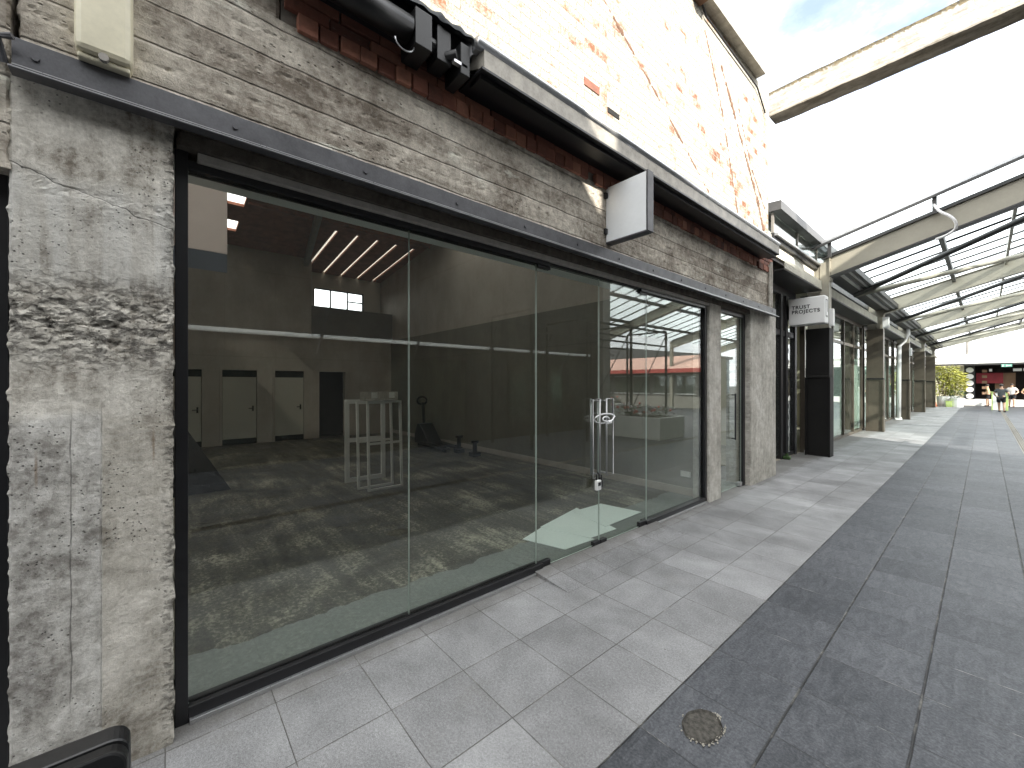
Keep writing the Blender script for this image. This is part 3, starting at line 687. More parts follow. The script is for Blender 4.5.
B('roof_slab', 'clad', shop, -2.9, -2.6, -3, 8.12, 6.6, 6.77)
# translucent panel high on the left, made to glow under an added opening
bp = B('backlit_panel', 'backlit', shop, -3.2, -3.194, -2.1, .305, 2.49, 3.3)
B('backlit_trim', 'bluefilm', bp, -3.2, -3.194, -2.1, .305, 2.37, 2.489)
B('wall_socket', 'white', shop, -2.95, -2.8, 5.832, 5.844, .28, .36)

# ------------------------------------------------------------------ things fixed to / by the vacant shop
wl = thing('wall_light', 'yellowed cream plastic bulkhead wall light on the concrete', 'wall light', (-2.44, -.18, 3.0))
MB().box(-2.44, -2.33, -.275, -.105, 2.985, 4.0).build('diffuser', 'cream', wl, .022)
MB().box(-2.438, -2.352, -.268, -.112, 2.962, 2.984).build('base', 'cream', wl, .008)
MB().tube([(-2.345, -.19, 2.978), (-2.325, -.19, 2.978)], .016, 10).build('latch', 'steelbeam', wl)
ps = thing('projecting_sign', 'blank white square lightbox sign projecting from the concrete beam', 'sign', (-2.42, 3.34, 3.3))
B('sign_face', 'signface', ps, -2.425, -1.99, 3.297, 3.305, 3.045, 3.575)
MB().box(-2.43, -1.985, 3.3055, 3.388, 3.04, 3.58).build('sign_case', 'alu', ps, .004)
MB().box(-1.988, -1.97, 3.295, 3.39, 3.035, 3.585).box(-2.43, -1.988, 3.295, 3.39, 3.030, 3.044).build('sign_trim', 'steel', ps, .002)
for z in (3.12, 3.47): MB().box(-2.445, -2.405, 3.262, 3.2965, z, z+.05).build('bracket', 'frame', ps)
# awning cassette (rolled blind) at the top
aw = thing('awning_cassette', 'black rolled awning cassette with loose fabric above the brickwork', 'awning', (-2.3, 1, 3.85))
MB().tube([(-2.27, .45, 3.79), (-2.27, 1.12, 3.79)], .075, 16).build('roller', 'blackp', aw, smooth=True)
MB().box(-2.39, -2.3, .3, 1.62, 3.765, 3.80).box(-2.44, -2.3, .3, 1.7, 3.86, 3.99).build('cassette', 'frame', aw, .006)
MB().box(-2.4, -2.2, 1.13, 1.24, 3.68, 3.9).box(-2.38, -2.24, 1.3, 1.4, 3.7, 3.92).box(-2.4, -2.2, 1.45, 1.52, 3.66, 3.86).tube([(-2.3, 1.25, 3.8), (-2.3, 1.55, 3.8)], .05, 12).tube([(-2.3, 1.34, 3.75), (-2.2, 1.42, 3.76)], .03, 10).build('gear_bracket', 'blackp', aw, .004)
MB().box(-2.23, -2.2, 1.40, 1.5, 3.71, 3.728).build('lever', 'alu', aw)
MB().tube([(-2.24, 1.08+.06*math.cos(a), 3.68+.05*math.sin(a)) for a in [math.pi+math.pi*k/12 for k in range(13)]], .004, 6).build('wire_loop', 'rail', aw)
ft = MB(); v = []; f = []
NY = 60
for i in range(NY+1):
    y = .9+.72*i/NY
    for k in range(9):
        a = math.pi*k/8; w = 1+.25*noise.noise(Vector((y*14, k*.5, 0)))
        v.append((-2.3+.09*math.cos(a)*w, y, 3.93+.075*math.sin(a)*w))
for i in range(NY):
    for k in range(8): f.append((i*9+k, i*9+k+1, (i+1)*9+k+1, (i+1)*9+k))
ft.add(v, f).build('rolled_fabric', 'shirt', aw, smooth=True)
MB().box(-2.24, -2.19, 1.56, 1.66, 3.87, 3.95).build('end_cap', 'rail', aw, .004)
# cable lock and key box
pts = []
for k in range(40):
    a = 2*math.pi*k/40*2
    pts.append((GX+.075+.05*math.cos(a*.5+1), 3.345+.12*math.cos(a)*(1 if k < 20 else .8)+.02, 1.30+.035*math.sin(a)+.02*math.cos(a*.5)))
cl = thing('cable_lock', 'white cable lock looped through the two glass door handles', 'lock', (GX+.07, 3.35, 1.3))
MB().tube(pts, .0075, 8, True).build('cable', 'cable', cl, smooth=True)
MB().tube([(GX+.13, 3.33, 1.27), (GX+.13, 3.38, 1.275)], .018, 10).build('lock_body', 'cable', cl)
kb = thing('key_box', 'small white and black key safe hanging from the door handle', 'key safe', (GX+.07, 3.27, .72))
MB().box(GX+.05, GX+.085, 3.22, 3.29, .60, .70).build('body', 'white', kb, .008); MB().box(GX+.0855, GX+.09, 3.235, 3.275, .645, .68).build('dial_panel', 'blackp', kb, .002)
MB().tube([(GX+.065, 3.235, .70), (GX+.065, 3.235, .75), (GX+.065, 3.255, .775), (GX+.065, 3.275, .75), (GX+.065, 3.275, .70)], .006, 8).build('shackle', 'frame', kb)
kp = thing('padlock', 'black padlock hanging beside the white key safe', 'lock', (GX+.05, 3.31, .72))
MB().box(GX+.045, GX+.075, 3.295, 3.325, .62, .69).build('body', 'blackp', kp, .005); MB().tube([(GX+.06, 3.3, .69), (GX+.06, 3.3, .74), (GX+.06, 3.32, .74), (GX+.06, 3.32, .69)], .005, 6).build('shackle', 'frame', kp)
# A-board at the bottom left
def rrect(y0, y1, z0, z1, r, n=6):
    p = []
    for cy, cz_, a0 in ((y1-r, z1-r, 0), (y0+r, z1-r, 90), (y0+r, z0+r, 180), (y1-r, z0+r, 270)):
        for k in range(n+1): a = R(a0+90*k/n); p.append((cy+r*math.cos(a), cz_+r*math.sin(a)))
    return p
ab = thing('sandwich_board', 'black plastic sandwich board with rounded corners in front of the pillar', 'sign', (-1.15, -.4, 0))
def ring(m, outer, inner, x0, x1):
    n = len(outer); v = [(x0, *p) for p in outer]+[(x1, *p) for p in outer]+[(x0, *p) for p in inner]+[(x1, *p) for p in inner]; f = []
    for i in range(n):
        j = (i+1) % n
        f += [(i, j, n+j, n+i), (2*n+i, 3*n+i, 3*n+j, 2*n+j), (n+i, n+j, 3*n+j, 3*n+i), (i, 2*n+i, 2*n+j, j)]
    m.add(v, f)
for sx, nm in ((1, 'board_panel'), (-1, 'board_panel')):
    m = MB(); ring(m, rrect(-.72, -.055, 0, .965, .032), rrect(-.69, -.085, .03, .935, .012), -.02, .02)
    m2 = MB().box(-.006, .006, -.70, -.075, .02, .945)
    m3 = MB().box(.0065, .010, -.685, -.088, .925, .931).box(.0065, .010, -.685, -.088, .87, .872)
    lean = Matrix.Translation((-1.12, 0, 0)) @ Matrix.Translation((0, 0, .965)) @ Matrix.Rotation(R(-12*sx), 4, 'Y') @ Matrix.Translation((.022*sx, 0, -.965))
    for q in (m, m2, m3): q.v = [tuple(lean @ Vector(p)) for p in q.v]
    zs = min(p[2] for p in m.v); 
    for q in (m, m2, m3): q.v = [(p[0], p[1], p[2]-zs) for p in q.v]
    fr = m.build('board_frame', 'blackp', ab, .005); m2.build('writing_surface', 'board', fr)
    if sx > 0: m3.build('trim_line', 'steelbeam', fr)
MB().tube([(-1.14, -.5, .93), (-1.10, -.5, .93)], .012, 8).build('hinge', 'blackp', ab)

# ------------------------------------------------------------------ things inside the vacant shop
def frame_rack(name, label, loc, rz, w, h, mid, lean=0, wd=.033, grp=None, mname='white'):
    t = thing(name, label, 'frame', loc, grp); t.rotation_euler = (0, 0, rz)
    M = Matrix.Rotation(lean, 4, 'Y')
    def mk(nm, *a):
        m = MB().box(*a); m.v = [tuple((M @ Vector(p))+t.location) for p in m.v]; return m.build(nm, mname, t)
    for y in (0, w): mk('upright', -.02, .02, y-wd/2, y+wd/2, 0, h)
    for z in (wd/2, mid, h-wd/2): mk('crossbar', -.018, .018, wd/2, w-wd/2, z-wd/2, z+wd/2)
    return t
frame_rack('window_frame', 'white metal sash frame leaning foremost on the bare floor', (-6.1, 2.36, .008), 0, .53, 1.38, .72, R(-3))
frame_rack('window_frame', 'white metal sash frame standing second behind the foremost one', (-6.32, 2.28, .008), 0, .55, 1.36, .74, R(-3))
frame_rack('window_frame', 'white metal sash frame standing rearmost and furthest left', (-6.9, 2.3, .008), 0, .62, 1.38, .7, R(-1), .07)
for i, (x, y, lab) in enumerate(((-6.2, 2.42, 'clear plastic crate on top of the white frames, left of two'), (-6.2, 2.7, 'clear plastic crate on top of the white frames, right of two'))):
    t = thing('plastic_crate', lab, 'crate', (x, y, 1.395)); m = MB()
    for k in range(7): m.box(x-.1+.033*k-.004, x-.1+.033*k+.004, y-.12, y-.112, 1.395, 1.53).box(x-.1+.033*k-.004, x-.1+.033*k+.004, y+.112, y+.12, 1.395, 1.53)
    for k in range(8): m.box(x-.108, x-.1, y-.12+.033*k-.004, y-.12+.033*k+.004, 1.395, 1.53).box(x+.1, x+.108, y-.12+.033*k-.004, y-.12+.033*k+.004, 1.395, 1.53)
    m.box(x-.108, x+.108, y-.12, y+.12, 1.393, 1.40); m.build('basket', 'batten', t)
    MB().box(x+.109, x+.112, y-.03, y+.06, 1.43, 1.52).build('tag', 'white', t)
# pallet jack
pj = thing('pallet_jack', 'black hand pallet jack parked against the inside wall', 'pallet jack', (-9.3, 5.3, 0))
for y in (5.12, 5.48): MB().prism([(-9.6, .16), (-8.4, .1), (-8.35, .07), (-9.6, .06)], 'y', y-.08, y+.08).build('fork', 'frame', pj)
MB().prism([(-10.0, .08), (-9.2, .1), (-9.3, .2), (-9.72, .6), (-9.86, .6), (-10.0, .3)], 'y', 5.1, 5.5).build('body', 'frame', pj, .02)
MB().tube([(-9.82, 5.3, .4), (-9.9, 5.3, 1.15)], .04, 8).build('shaft', 'frame', pj)
MB().tube([(-9.95, 5.3+.11*math.cos(a)*1.3, 1.2+.1*math.sin(a)) for a in [2*math.pi*k/20 for k in range(20)]], .028, 8, True).build('handle', 'frame', pj)
for x, y in ((-9.85, 5.18), (-9.85, 5.42), (-8.5, 5.12), (-8.5, 5.48)): MB().tube([(x, y-.03, .075), (x, y+.03, .075)], .07, 14).build('wheel', 'blackp', pj)
for x, h_, lab in ((-8.2, .42, 'dark pump unit on the floor beside the pallet jack forks'), (-7.55, .36, 'dark bracketed castor post nearest the window along the wall')):
    t = thing('machine_part', lab, 'machine part', (x, 5.35, 0))
    MB().box(x-.1, x+.1, 5.25, 5.45, .01, .1).build('base', 'frame', t, .01); MB().tube([(x, 5.35, .1), (x, 5.35, h_)], .05, 12).tube([(x, 5.35, h_-.05), (x, 5.35, h_)], .09, 12).build('post', 'frame', t)
# leaning black panels
lp = thing('black_panel_stack', 'stack of black panels leaning at the left behind the glass', 'panels', (-7.9, .4, 0))
for k in range(3):
    d_ = .07*k; q = [(-8.3, -.7+.1*k, 1.25-.05*k), (-8.3, .1+.02*k, 1.25-.05*k), (-7.8, .72+.03*k, .01), (-7.8, -.3+.1*k, .01)]
    m = MB().add([(a+d_, b, c_) for a, b, c_ in q]+[(a+d_+.04, b, c_) for a, b, c_ in q], [(0, 1, 2, 3), (7, 6, 5, 4), (0, 4, 5, 1), (1, 5, 6, 2), (2, 6, 7, 3), (3, 7, 4, 0)]).build('panel', 'board', lp)
for pts_, z, lab in (([(-3.17, 2.86), (-2.70, 3.0), (-2.68, 3.44), (-3.29, 3.26)], .012, 'pale green board lying on the floor nearest the first door'),
                   ([(-3.3, 3.25), (-2.72, 3.42), (-2.70, 3.86), (-3.0, 3.95), (-3.5, 4.12)], .016, 'larger pale green board lying behind, partly overlapping'),
                   ([(-3.42, 3.95), (-2.82, 3.82), (-2.84, 4.6), (-3.4, 4.5)], .02, 'pale green board lying furthest from the camera behind the doors')):
    tag(MB().prism(pts_, 'z', z, z+.004).build('floor_board', 'sheet'), lab, 'board', 'pale boards on the shop floor')

# ------------------------------------------------------------------ concrete beam across the lane
xb = MB(); nx = 120
prof = [(8.15, 6.40), (8.15, 6.83), (8.5, 6.83), (8.5, 6.40)]; v = []; f = []
for i in range(nx+1):
    x = -2.5+6.9*i/nx
    for k, (y, z) in enumerate(prof):
        v.append((x, y+.008*noise.noise(Vector((x*4, y*9, z))), z+.008*noise.noise(Vector((x*3, k*3.3, 2)))+.009*noise.noise(Vector((x*23, k*3.3, 5)))))
for i in range(nx):
    for k in range(4): f.append((i*4+k, i*4+(k+1) % 4, (i+1)*4+(k+1) % 4, (i+1)*4+k))
f += [(0, 1, 2, 3), tuple(nx*4+k for k in (3, 2, 1, 0))]
tag(xb.add(v, f).build('concrete_tie_beam', 'conc_far'), 'weathered concrete beam spanning high across the lane from the brick wall', 'beam')

# ------------------------------------------------------------------ canopy
can = thing('canopy', 'cream steel portal canopy with clear roof sheets over the lane', 'canopy', (0, 26, 0))
FY = [11.4, 18.8, 26.2, 33.6, 41.0]
RX, SL = 3.3, .28
def rz(x): return 4.5+SL*(x+2.31) if x < RX else 4.5+SL*(2*RX-x+2.31)
for i, y in enumerate(FY):
    xe = 4.25 if i == 0 else 8.9
    c = MB().box(-2.47, -2.29, y-.0, y+.2, 0, 4.42).build('column', 'canopy', can, .004)
    m = MB(); d = .02
    def raf(xa, xbb):
        za, zb = rz(xa), rz(xbb)
        m.add([(xa, y+.03, za-.42), (xbb, y+.03, zb-.42), (xbb, y+.03, zb), (xa, y+.03, za), (xa, y+.17, za-.42), (xbb, y+.17, zb-.42), (xbb, y+.17, zb), (xa, y+.17, za)], [(0,1,2,3),(7,6,5,4),(0,4,5,1),(2,6,7,3),(1,5,6,2),(0,3,7,4)])
    def flange(mm, xa, xbb, o0, o1):
        za, zb = rz(xa), rz(xbb)
        mm.add([(xa, y-.03, za+o0), (xbb, y-.03, zb+o0), (xbb, y-.03, zb+o1), (xa, y-.03, za+o1), (xa, y+.23, za+o0), (xbb, y+.23, zb+o0), (xbb, y+.23, zb+o1), (xa, y+.23, za+o1)], [(0,1,2,3),(7,6,5,4),(0,4,5,1),(2,6,7,3),(1,5,6,2),(0,3,7,4)])
    raf(-2.4, RX); raf(RX, xe)
    rf = m.build('rafter', 'canopy', can)
    fl = MB()
    flange(fl, -2.4, RX, .002, .024); flange(fl, RX, xe, .002, .024)
    flange(fl, -2.29, RX, -.445, -.422); flange(fl, RX, xe, -.445, -.422)
    fl.build('flange', 'darkbar' if i == 0 else 'canopy', rf)
    pl_ = MB().box(-2.29, -2.27, y-.03, y+.23, 3.98, 4.52)
    for zz in (4.05, 4.25, 4.45):
        for yy in (y, y+.2): pl_.tube([(-2.27, yy, zz), (-2.255, yy, zz)], .014, 6)
    pl_.build('end_plate', 'canopy', rf)
    if i: MB().box(8.72, 8.9, y, y+.2, 0, 4.42).build('column', 'canopy', can)
for i in range(4):
    y0, y1 = FY[i]+.2, FY[i+1]
    # purlins along the lane
    for x in (-.63, 1.4, 5.2, 7.2):
        if i == 0 and x > 3.5: a = 12.5
        else: a = y0
        MB().box(x-.04, x+.04, a, y1, rz(x)-.13, rz(x)+.015).build('purlin', 'darkbar', can)
    for x in (.4, 2.4): MB().box(x-.025, x+.025, y0, y1, rz(x)-.1, rz(x)+.01).build('purlin', 'canopy', can)
    # wind braces, a V in every bay
    ym = (y0+y1)/2-1.0
    for tx, ty, m_ in ((RX, FY[i]+.1, 'darkbar'), (RX, FY[i+1]+.1, 'canopy')):
        MB().tube([(-2.3, ym, 4.05), (tx, ty, rz(tx)-.3)], .06, 8).build('brace', m_, can, smooth=True)
    # sheets carried above the rafters
    for sgn in (0, 1):
        a = y0-.45 if (sgn == 0 or i) else 12.6
        xa, xb_ = (-2.75, RX) if sgn == 0 else (RX, 9.2)
        parts_ = [(a, y1-.2)] if i else [(a, 15.0), (15.0, y1-.2)]
        for pi, (p0, p1) in enumerate(parts_):
            clear = (i == 0 and pi == 0)
            za, zb = rz(xa)+.3, rz(xb_)+.3
            g = MB().add([(xa, p0, za), (xb_, p0, zb), (xb_, p1, zb), (xa, p1, za)], [(0, 1, 2, 3)]).build('roof_sheet', 'poly' if clear else 'poly_dull', can)
            bars = MB(); n = max(2, round((p1-p0)/1.0))
            for k in range(n+1):
                y = p0+(p1-p0)*k/n
                bars.bar((xa, y, za-.03), (xb_, y, zb-.03),   .035, .045)
            bars.build('glazing_bars', 'darkbar', g)
# posts that carry the front edge, gutter and eaves
for x in (-2.25, -.63, 1.4): MB().box(x-.03, x+.03, 11.2, 11.26, rz(x)-.05, rz(x)+.28).build('stub_post', 'darkbar', can)
MB().bar((-2.6, 11.2, rz(-2.6)+.34), (RX, 11.2, rz(RX)+.34), .05, .05).build('edge_rail', 'rail', can)
MB().box(-2.48, -1.9, 11.62, 41, 4.2, 4.24).box(-1.93, -1.9, 11.62, 41, 4.2402, 4.34).build('eaves_gutter', 'darkbar', can)
MB().box(-2.2, -2.12, 11.62, 41, 4.17, 4.199).box(-2.02, -1.98, 11.62, 41, 4.18, 4.199).build('gutter_rib', 'rail', can)
MB().box(-2.9, -2.66, 11.62, 41, 4.25, 4.4).build('eaves_tray', 'darkbar', can)
hc = thing('hanging_cable', 'white cable looping over the nearest canopy rafter', 'cable', (-.63, 11.3, 5))
MB().tube(smooth_path([(-.66, 11.27, 5.2), (-.62, 11.2, 5.05), (-.55, 11.18, 4.92), (-.43, 11.18, 4.8), (-.36, 11.2, 4.68), (-.36, 11.26, 4.57), (-.46, 11.33, 4.5), (-.62, 11.4, 4.47)]), .024, 8).build('cable', 'cable', hc, smooth=True)

# ------------------------------------------------------------------ neighbouring row of shops on the left
row = thing('shop_row', 'row of glass shopfronts with bronze clad columns under the canopy', 'building', (-2.6, 25, 0))
ends = FY+[47.0]
for i, y in enumerate(FY):
    m_ = 'blackclad' if i == 0 else 'bronze'
    top = 2.92 if i == 0 else 3.55
    c = MB().box(-2.72, -2.275, y-.06, y+.24, 1.86, top).box(-2.72, -2.3, y-.02, y+.2, 0, 1.8).build('column_casing', m_, row, .004)
    MB().box(-2.72, -2.275, y-.062, y+.24, 1.801, 1.859).build('casing_joint', 'void', c)
    MB().box(-2.3, -2.26, y-.07, y+.24, 0, 1.8).box(-2.735, -2.70, y-.07, y+.24, 0, 1.8).build('casing_edge', m_, c)
    if i: MB().box(-2.7, -2.48, y+.01, y+.19, 3.55, 4.4).build('column_head', 'canopy', c)
    else: MB().box(-2.7, -2.48, y+.01, y+.19, 2.92, 4.4).build('column_head', 'canopy', c)
for i in range(5):
    y0, y1 = FY[i]+.26, ends[i+1]-.08
    L = y1-y0; xf = -2.86
    fr = MB().box(xf-.05, xf+.03, y0, y1, 2.86, 2.95).box(xf-.05, xf+.03, y0, y1, 3.62, 3.76).box(xf-.05, xf+.03, y0, y1, 0, .08)
    n = 5
    for k in range(n+1):
        y = y0+(y1-y0-.07)*k/n; fr.box(xf-.06, xf+.045, y, y+.07, .08, 3.62)
    fr.build('shopfront_frame', 'bronze', row, .003)
    for k in range(n):
        a = y0+(y1-y0-.07)*k/n+.07; b = y0+(y1-y0-.07)*(k+1)/n
        p = pane('window', a, b, .08, 2.86, row, xf, 'glass2'); pane('window', a, b, 2.95, 3.62, row, xf, 'glass2')
        if k != 3: MB().box(xf-.012, xf-.008, a+.05, b-.05, .12, 2.0 if k % 2 else 2.5).build('window_film', 'film', p)
    va = MB(); nn = int((y1-y0)/.06)
    for k in range(nn):
        y = y0+k*.06; va.add([(-2.42, y, 3.97), (-2.42, y+.03, 3.97), (-2.41, y+.03, 3.76), (-2.41, y, 3.76), (-2.44, y+.06, 3.97), (-2.43, y+.06, 3.76)], [(0, 1, 2, 3), (1, 4, 5, 2)])
    va.build('valance', 'valance', row)
    MB().box(-2.9, -2.6, y0, y1, 3.965, 4.02).box(-2.9, -2.42, y0, y1, 3.73, 3.758).build('valance_trim', 'darkbar', row)
    # shop interiors
    B('inside_wall', 'shopwall', row, -8.2, -8, y0-.1, y1+.1, 0, 3.9)
    B('party_wall', 'shopwall', row, -8, -2.9, y1+.02, y1+.1, 0, 3.9)
    B('shop_floor', 'shopfloor', row, -8, -2.9, y0-.3, y1+.1, -.015, .01)
B('shop_ceiling', 'white', row, -8.2, -2.9, 8.9, 47, 3.9, 4.0)
B('roof', 'clad', row, -9, -2.92, 8.6, 47, 4.25, 4.6)
# first bay: recessed black entrance
y0, y1 = 8.72, 11.33; xf = -2.95
fr = MB().box(xf-.05, xf+.04, y0, y1, 2.72, 2.84).box(xf-.05, xf+.04, y0, y1, 3.62, 3.78)
for y in (8.72, 9.35, 10.2, 10.55, 11.2): fr.box(xf-.06, xf+.06, y, y+.13, 0, 3.62)
fr.box(xf-.05, xf+.04, 10.33, 11.2, 0, .1); fr.build('entrance_frame', 'frame', row, .003)
for a, b in ((8.85, 9.35), (9.48, 10.2), (10.68, 11.2)):
    pane('window', a, b, .1, 2.72, row, xf, 'glass2'); pane('window', a, b, 2.84, 3.62, row, xf, 'glass2')
B('inside_wall', 'hidden', row, -8.2, -8, 8.6, 11.3, 0, 3.9); B('party_wall', 'shopwall', row, -8, -3.05, 11.35, 11.42, 0, 3.9); B('shop_floor', 'shopfloor', row, -8, -2.9, 8.6, 11.35, -.015, .01)
st = MB()
for k in range(9): st.tube([(-2.92, 10.72, .35+k*.25), (-2.92, 10.72, .45+k*.25)], .03, 6)
st.build('window_decals', 'frame', row)
va = MB()
for k in range(44):
    y = 8.72+k*.06; va.add([(-2.42, y, 4.0), (-2.42, y+.03, 4.0), (-2.41, y+.03, 3.8), (-2.41, y, 3.8), (-2.44, y+.06, 4.0), (-2.43, y+.06, 3.8)], [(0, 1, 2, 3), (1, 4, 5, 2)])
va.build('valance', 'valance', row)
MB().box(-2.95, -2.42, 8.7, 11.36, 3.775, 3.798).box(-2.95, -2.6, 8.7, 11.36, 3.995, 4.05).build('valance_trim', 'frame', row)
# clerestory box over the first bay
MB().box(-2.85, -2.5, 8.45, 12.9, 4.28, 4.42).build('clerestory_sill', 'darkbar', row)
MB().box(-2.5, -2.44, 8.45, 12.9, 4.36, 4.4).build('clerestory_drip', 'rail', row)
for k in range(4): MB().box(-2.555, -2.515, 8.45+k*1.47, 8.49+k*1.47, 4.42, 4.78).build('clerestory_mullion', 'steelbeam', row)
B('clerestory_glass', 'glass2', row, -2.545, -2.533, 8.5, 12.85, 4.42, 4.78)
B('clerestory_back', 'white', row, -2.8, -2.7, 8.45, 12.9, 4.42, 4.78)
MB().prism([(-2.95, 4.80), (-2.38, 4.80), (-2.38, 4.96), (-2.95, 5.0)], 'y', 8.4, 12.95).build('clerestory_roof', 'clad', row)
B('upper_band', 'valance', row, -2.85, -2.56, 8.45, 11.36, 4.06, 4.28)
# white wall boxes, down pipe, door stop
for i, (y, z0, z1, s, lab) in enumerate(((11.32, 2.95, 3.33, .08, 'slim white wall speaker on the black clad column nearest the camera'), (18.6, 3.55, 3.92, .16, 'larger white wall box on the second column, bronze clad'), (26.0, 2.95, 3.3, .09, 'small white wall speaker on the third column beside the downpipe'))):
    t = thing('wall_speaker', lab, 'speaker', (-2.22, y, z0)); MB().box(-2.27, -2.27+s, y-.06, y+.08, z0, z1).build('case', 'white', t, .008)
    MB().box(-2.265, -2.275+s, y-.064, y-.0605, z0+.03, z1-.03).build('grille', 'fascia', t)
dp = thing('drain_pipe', 'white downpipe with a cranked top beside the third column', 'pipe', (-2.6, 25.9, 0))
MB().tube([(-2.3, 25.95, 4.5), (-2.3, 25.95, 3.95), (-2.42, 25.9, 3.62), (-2.58, 25.85, 3.4), (-2.6, 25.85, .02)], .075, 12).build('pipe', 'white', dp, smooth=True)
MB().tube([(-2.6, 25.85, .0), (-2.6, 25.8, .06)], .12, 12).build('shoe', 'white', dp)
ds = thing('door_stop', 'small dark green object at the foot of the black entrance', 'door stop', (-2.85, 10.35, 0))
MB().box(-2.9, -2.76, 10.3, 10.44, 0, .07).build('base', 'leafd', ds, .02); MB().tube([(-2.83, 10.37, .07), (-2.83, 10.37, .13)], .03, 8).build('knob', 'leafd', ds)
# TRUST PROJECTS sign
tp = thing('lightbox_sign', 'white lightbox sign reading TRUST PROJECTS beside the black column', 'sign', (-2.4, 10.8, 3.2))
ys0 = 10.6; 
MB().box(-2.86, -2.2, ys0, ys0+.3, 2.95, 3.54).build('sign_case', 'white', tp, .02)
mw = Matrix.Translation((-2.80, ys0-.004, 3.30)) @ Matrix.Rotation(R(90), 4, 'X')
text_mesh('lettering', 'TRUST\nPROJECTS', .105, mw, 'frame', tp, .002)
lg = MB().box(-2.1995, -2.196, ys0+.06, ys0+.075, 3.08, 3.46).box(-2.1995, -2.196, ys0+.2, ys0+.215, 3.2, 3.46).box(-2.1995, -2.196, ys0+.0751, ys0+.1999, 3.445, 3.46).box(-2.1995, -2.196, ys0+.12, ys0+.2, 3.08, 3.12)
lg.build('side_mark', 'frame', tp)
B('bracket', 'frame', tp, -2.94, -2.86, ys0+.1, ys0+.2, 3.1, 3.4)

# ------------------------------------------------------------------ opposite side of the lane (seen in the glass)
OX, OE = 4.4, 12.4
opp = thing('dark_building', 'tall charcoal building facing the vacant shop across the lane', 'building', (8, 0, 0))
FP = lambda y0, y1, ye: [(OX, y0), (OX, y1), (14, ye), (14, y0)]  # slanted end wall shaped to let sun onto the far paving
MB().prism(FP(-30, OE, OE-5.5), 'z', 0, 7.75).build('wall', 'oppwall', opp)
TOPZ = 8.5
MB().prism(FP(-30, -.75, -5.55), 'z', 7.75, TOPZ).prism([(OX, -.2), (OX, OE), (14, OE-5.5), (14, -5.0)], 'z', 7.75, TOPZ).prism([(-.75, 7.751), (-.25, 7.751), (-.75, 8.25)], 'x', OX, OX+.4).build('parapet', 'oppwall', opp)  # notch and wedge shaped to let a sun patch onto the shopfront beam
MB().prism([(OX-.1, 2.67), (OX-.002, 2.74), (OX-.002, 2.64), (OX-.1, 2.64)], 'y', -14, OE-.4).build('fascia_board', 'fascia', opp)
for k in range(9):
    y = -9+k*2.3; MB().bar((OX-.09, y, 2.3), (OX-.3, y+.2, 3.3), .05).build('strut', 'frame', opp)
for k in range(5):
    y = -8+k*4; w = B('window', 'glass2', opp, OX-.03, OX-.01, y, y+2.4, .5, 2.3); MB().box(OX-.05, OX-.031, y-.06, y, .4, 2.4).box(OX-.05, OX-.031, y+2.4, y+2.46, .4, 2.4).box(OX-.05, OX-.031, y, y+2.4, 2.3, 2.4).build('frame', 'frame', w)
B('corner_column', 'paleopp', opp, OX-.25, OX+.25, OE+.01, OE+.45, 0, 6.2)
# steel pergola
pg = thing('pergola', 'dark steel pergola frame with cross braces beside the planters', 'pergola', (2.6, 10, 0))
PX = (2.3, 3.9); PY = [7.0, 9.2, 11.4, 13.6]
for x in PX:
    for y in PY: MB().box(x-.03, x+.03, y-.03, y+.03, 0, 3.5).build('post', 'frame', pg)
    MB().box(x-.03, x+.03, 7.0, 13.6, 3.44, 3.5).build('top_rail', 'frame', pg)
    MB().box(x-.025, x+.025, 7.0, 13.6, 2.95, 3.0).build('lower_rail', 'frame', pg)
for y in PY: MB().box(2.3, 3.9, y-.03, y+.03, 3.501, 3.55).build('cross_rail', 'frame', pg)
for a, b in zip(PY, PY[1:]): MB().tube([(2.3, a, .8), (2.3, b, 3.4)], .015, 6).build('brace', 'frame', pg)
# planters with flowers
def planter(x0, x1, y0, y1, h, lab, nfl):
    t = thing('planter', lab, 'planter', ((x0+x1)/2, (y0+y1)/2, 0), 'concrete planters in the lane')
    rng = random.Random(x0*7+y0)
    MB().box(x0, x1, y0, y0+.12, 0, h).box(x0, x1, y1-.12, y1, 0, h).box(x0, x0+.12, y0+.12, y1-.12, 0, h).box(x1-.12, x1, y0+.12, y1-.12, 0, h).build('trough', 'planter', t, .01)
    B('soil', 'soil', t, x0+.12, x1-.12, y0+.12, y1-.12, .1, h-.05)
    lf = MB(); fr_ = MB(); fw = MB()
    for k in range(nfl):
        x, y = rng.uniform(x0+.05, x1-.05), rng.uniform(y0+.05, y1-.05); z = h+rng.uniform(-.03, .3)
        a = rng.uniform(0, 6.28); s_ = rng.uniform(.04, .09); u = Vector((math.cos(a), math.sin(a), rng.uniform(-.2, .5)))*s_; w = Vector((-math.sin(a), math.cos(a), rng.uniform(-.3, .3)))*s_*.45
        c = Vector((x, y, z)); lf.add([c-u, c+w, c+u, c-w], [(0, 1, 2, 3)])
        if k % 7 == 0: (fr_ if rng.random() < .45 else fw).ball((x, y, z+.06), rng.uniform(.02, .05), 5)
    lf.build('foliage', 'leafd', t); 
    if fr_.v: fr_.build('red_flowers', 'flower_r', t)
    if fw.v: fw.build('white_flowers', 'flower_w', t)
planter(1.02, 2.9, 10.9, 12.4, .65, 'long white concrete planter nearest the vacant shop, with red and white flowers', 420)
planter(6.3, 8.2, 15.6, 17, .7, 'white concrete planter standing further into the courtyard', 300)
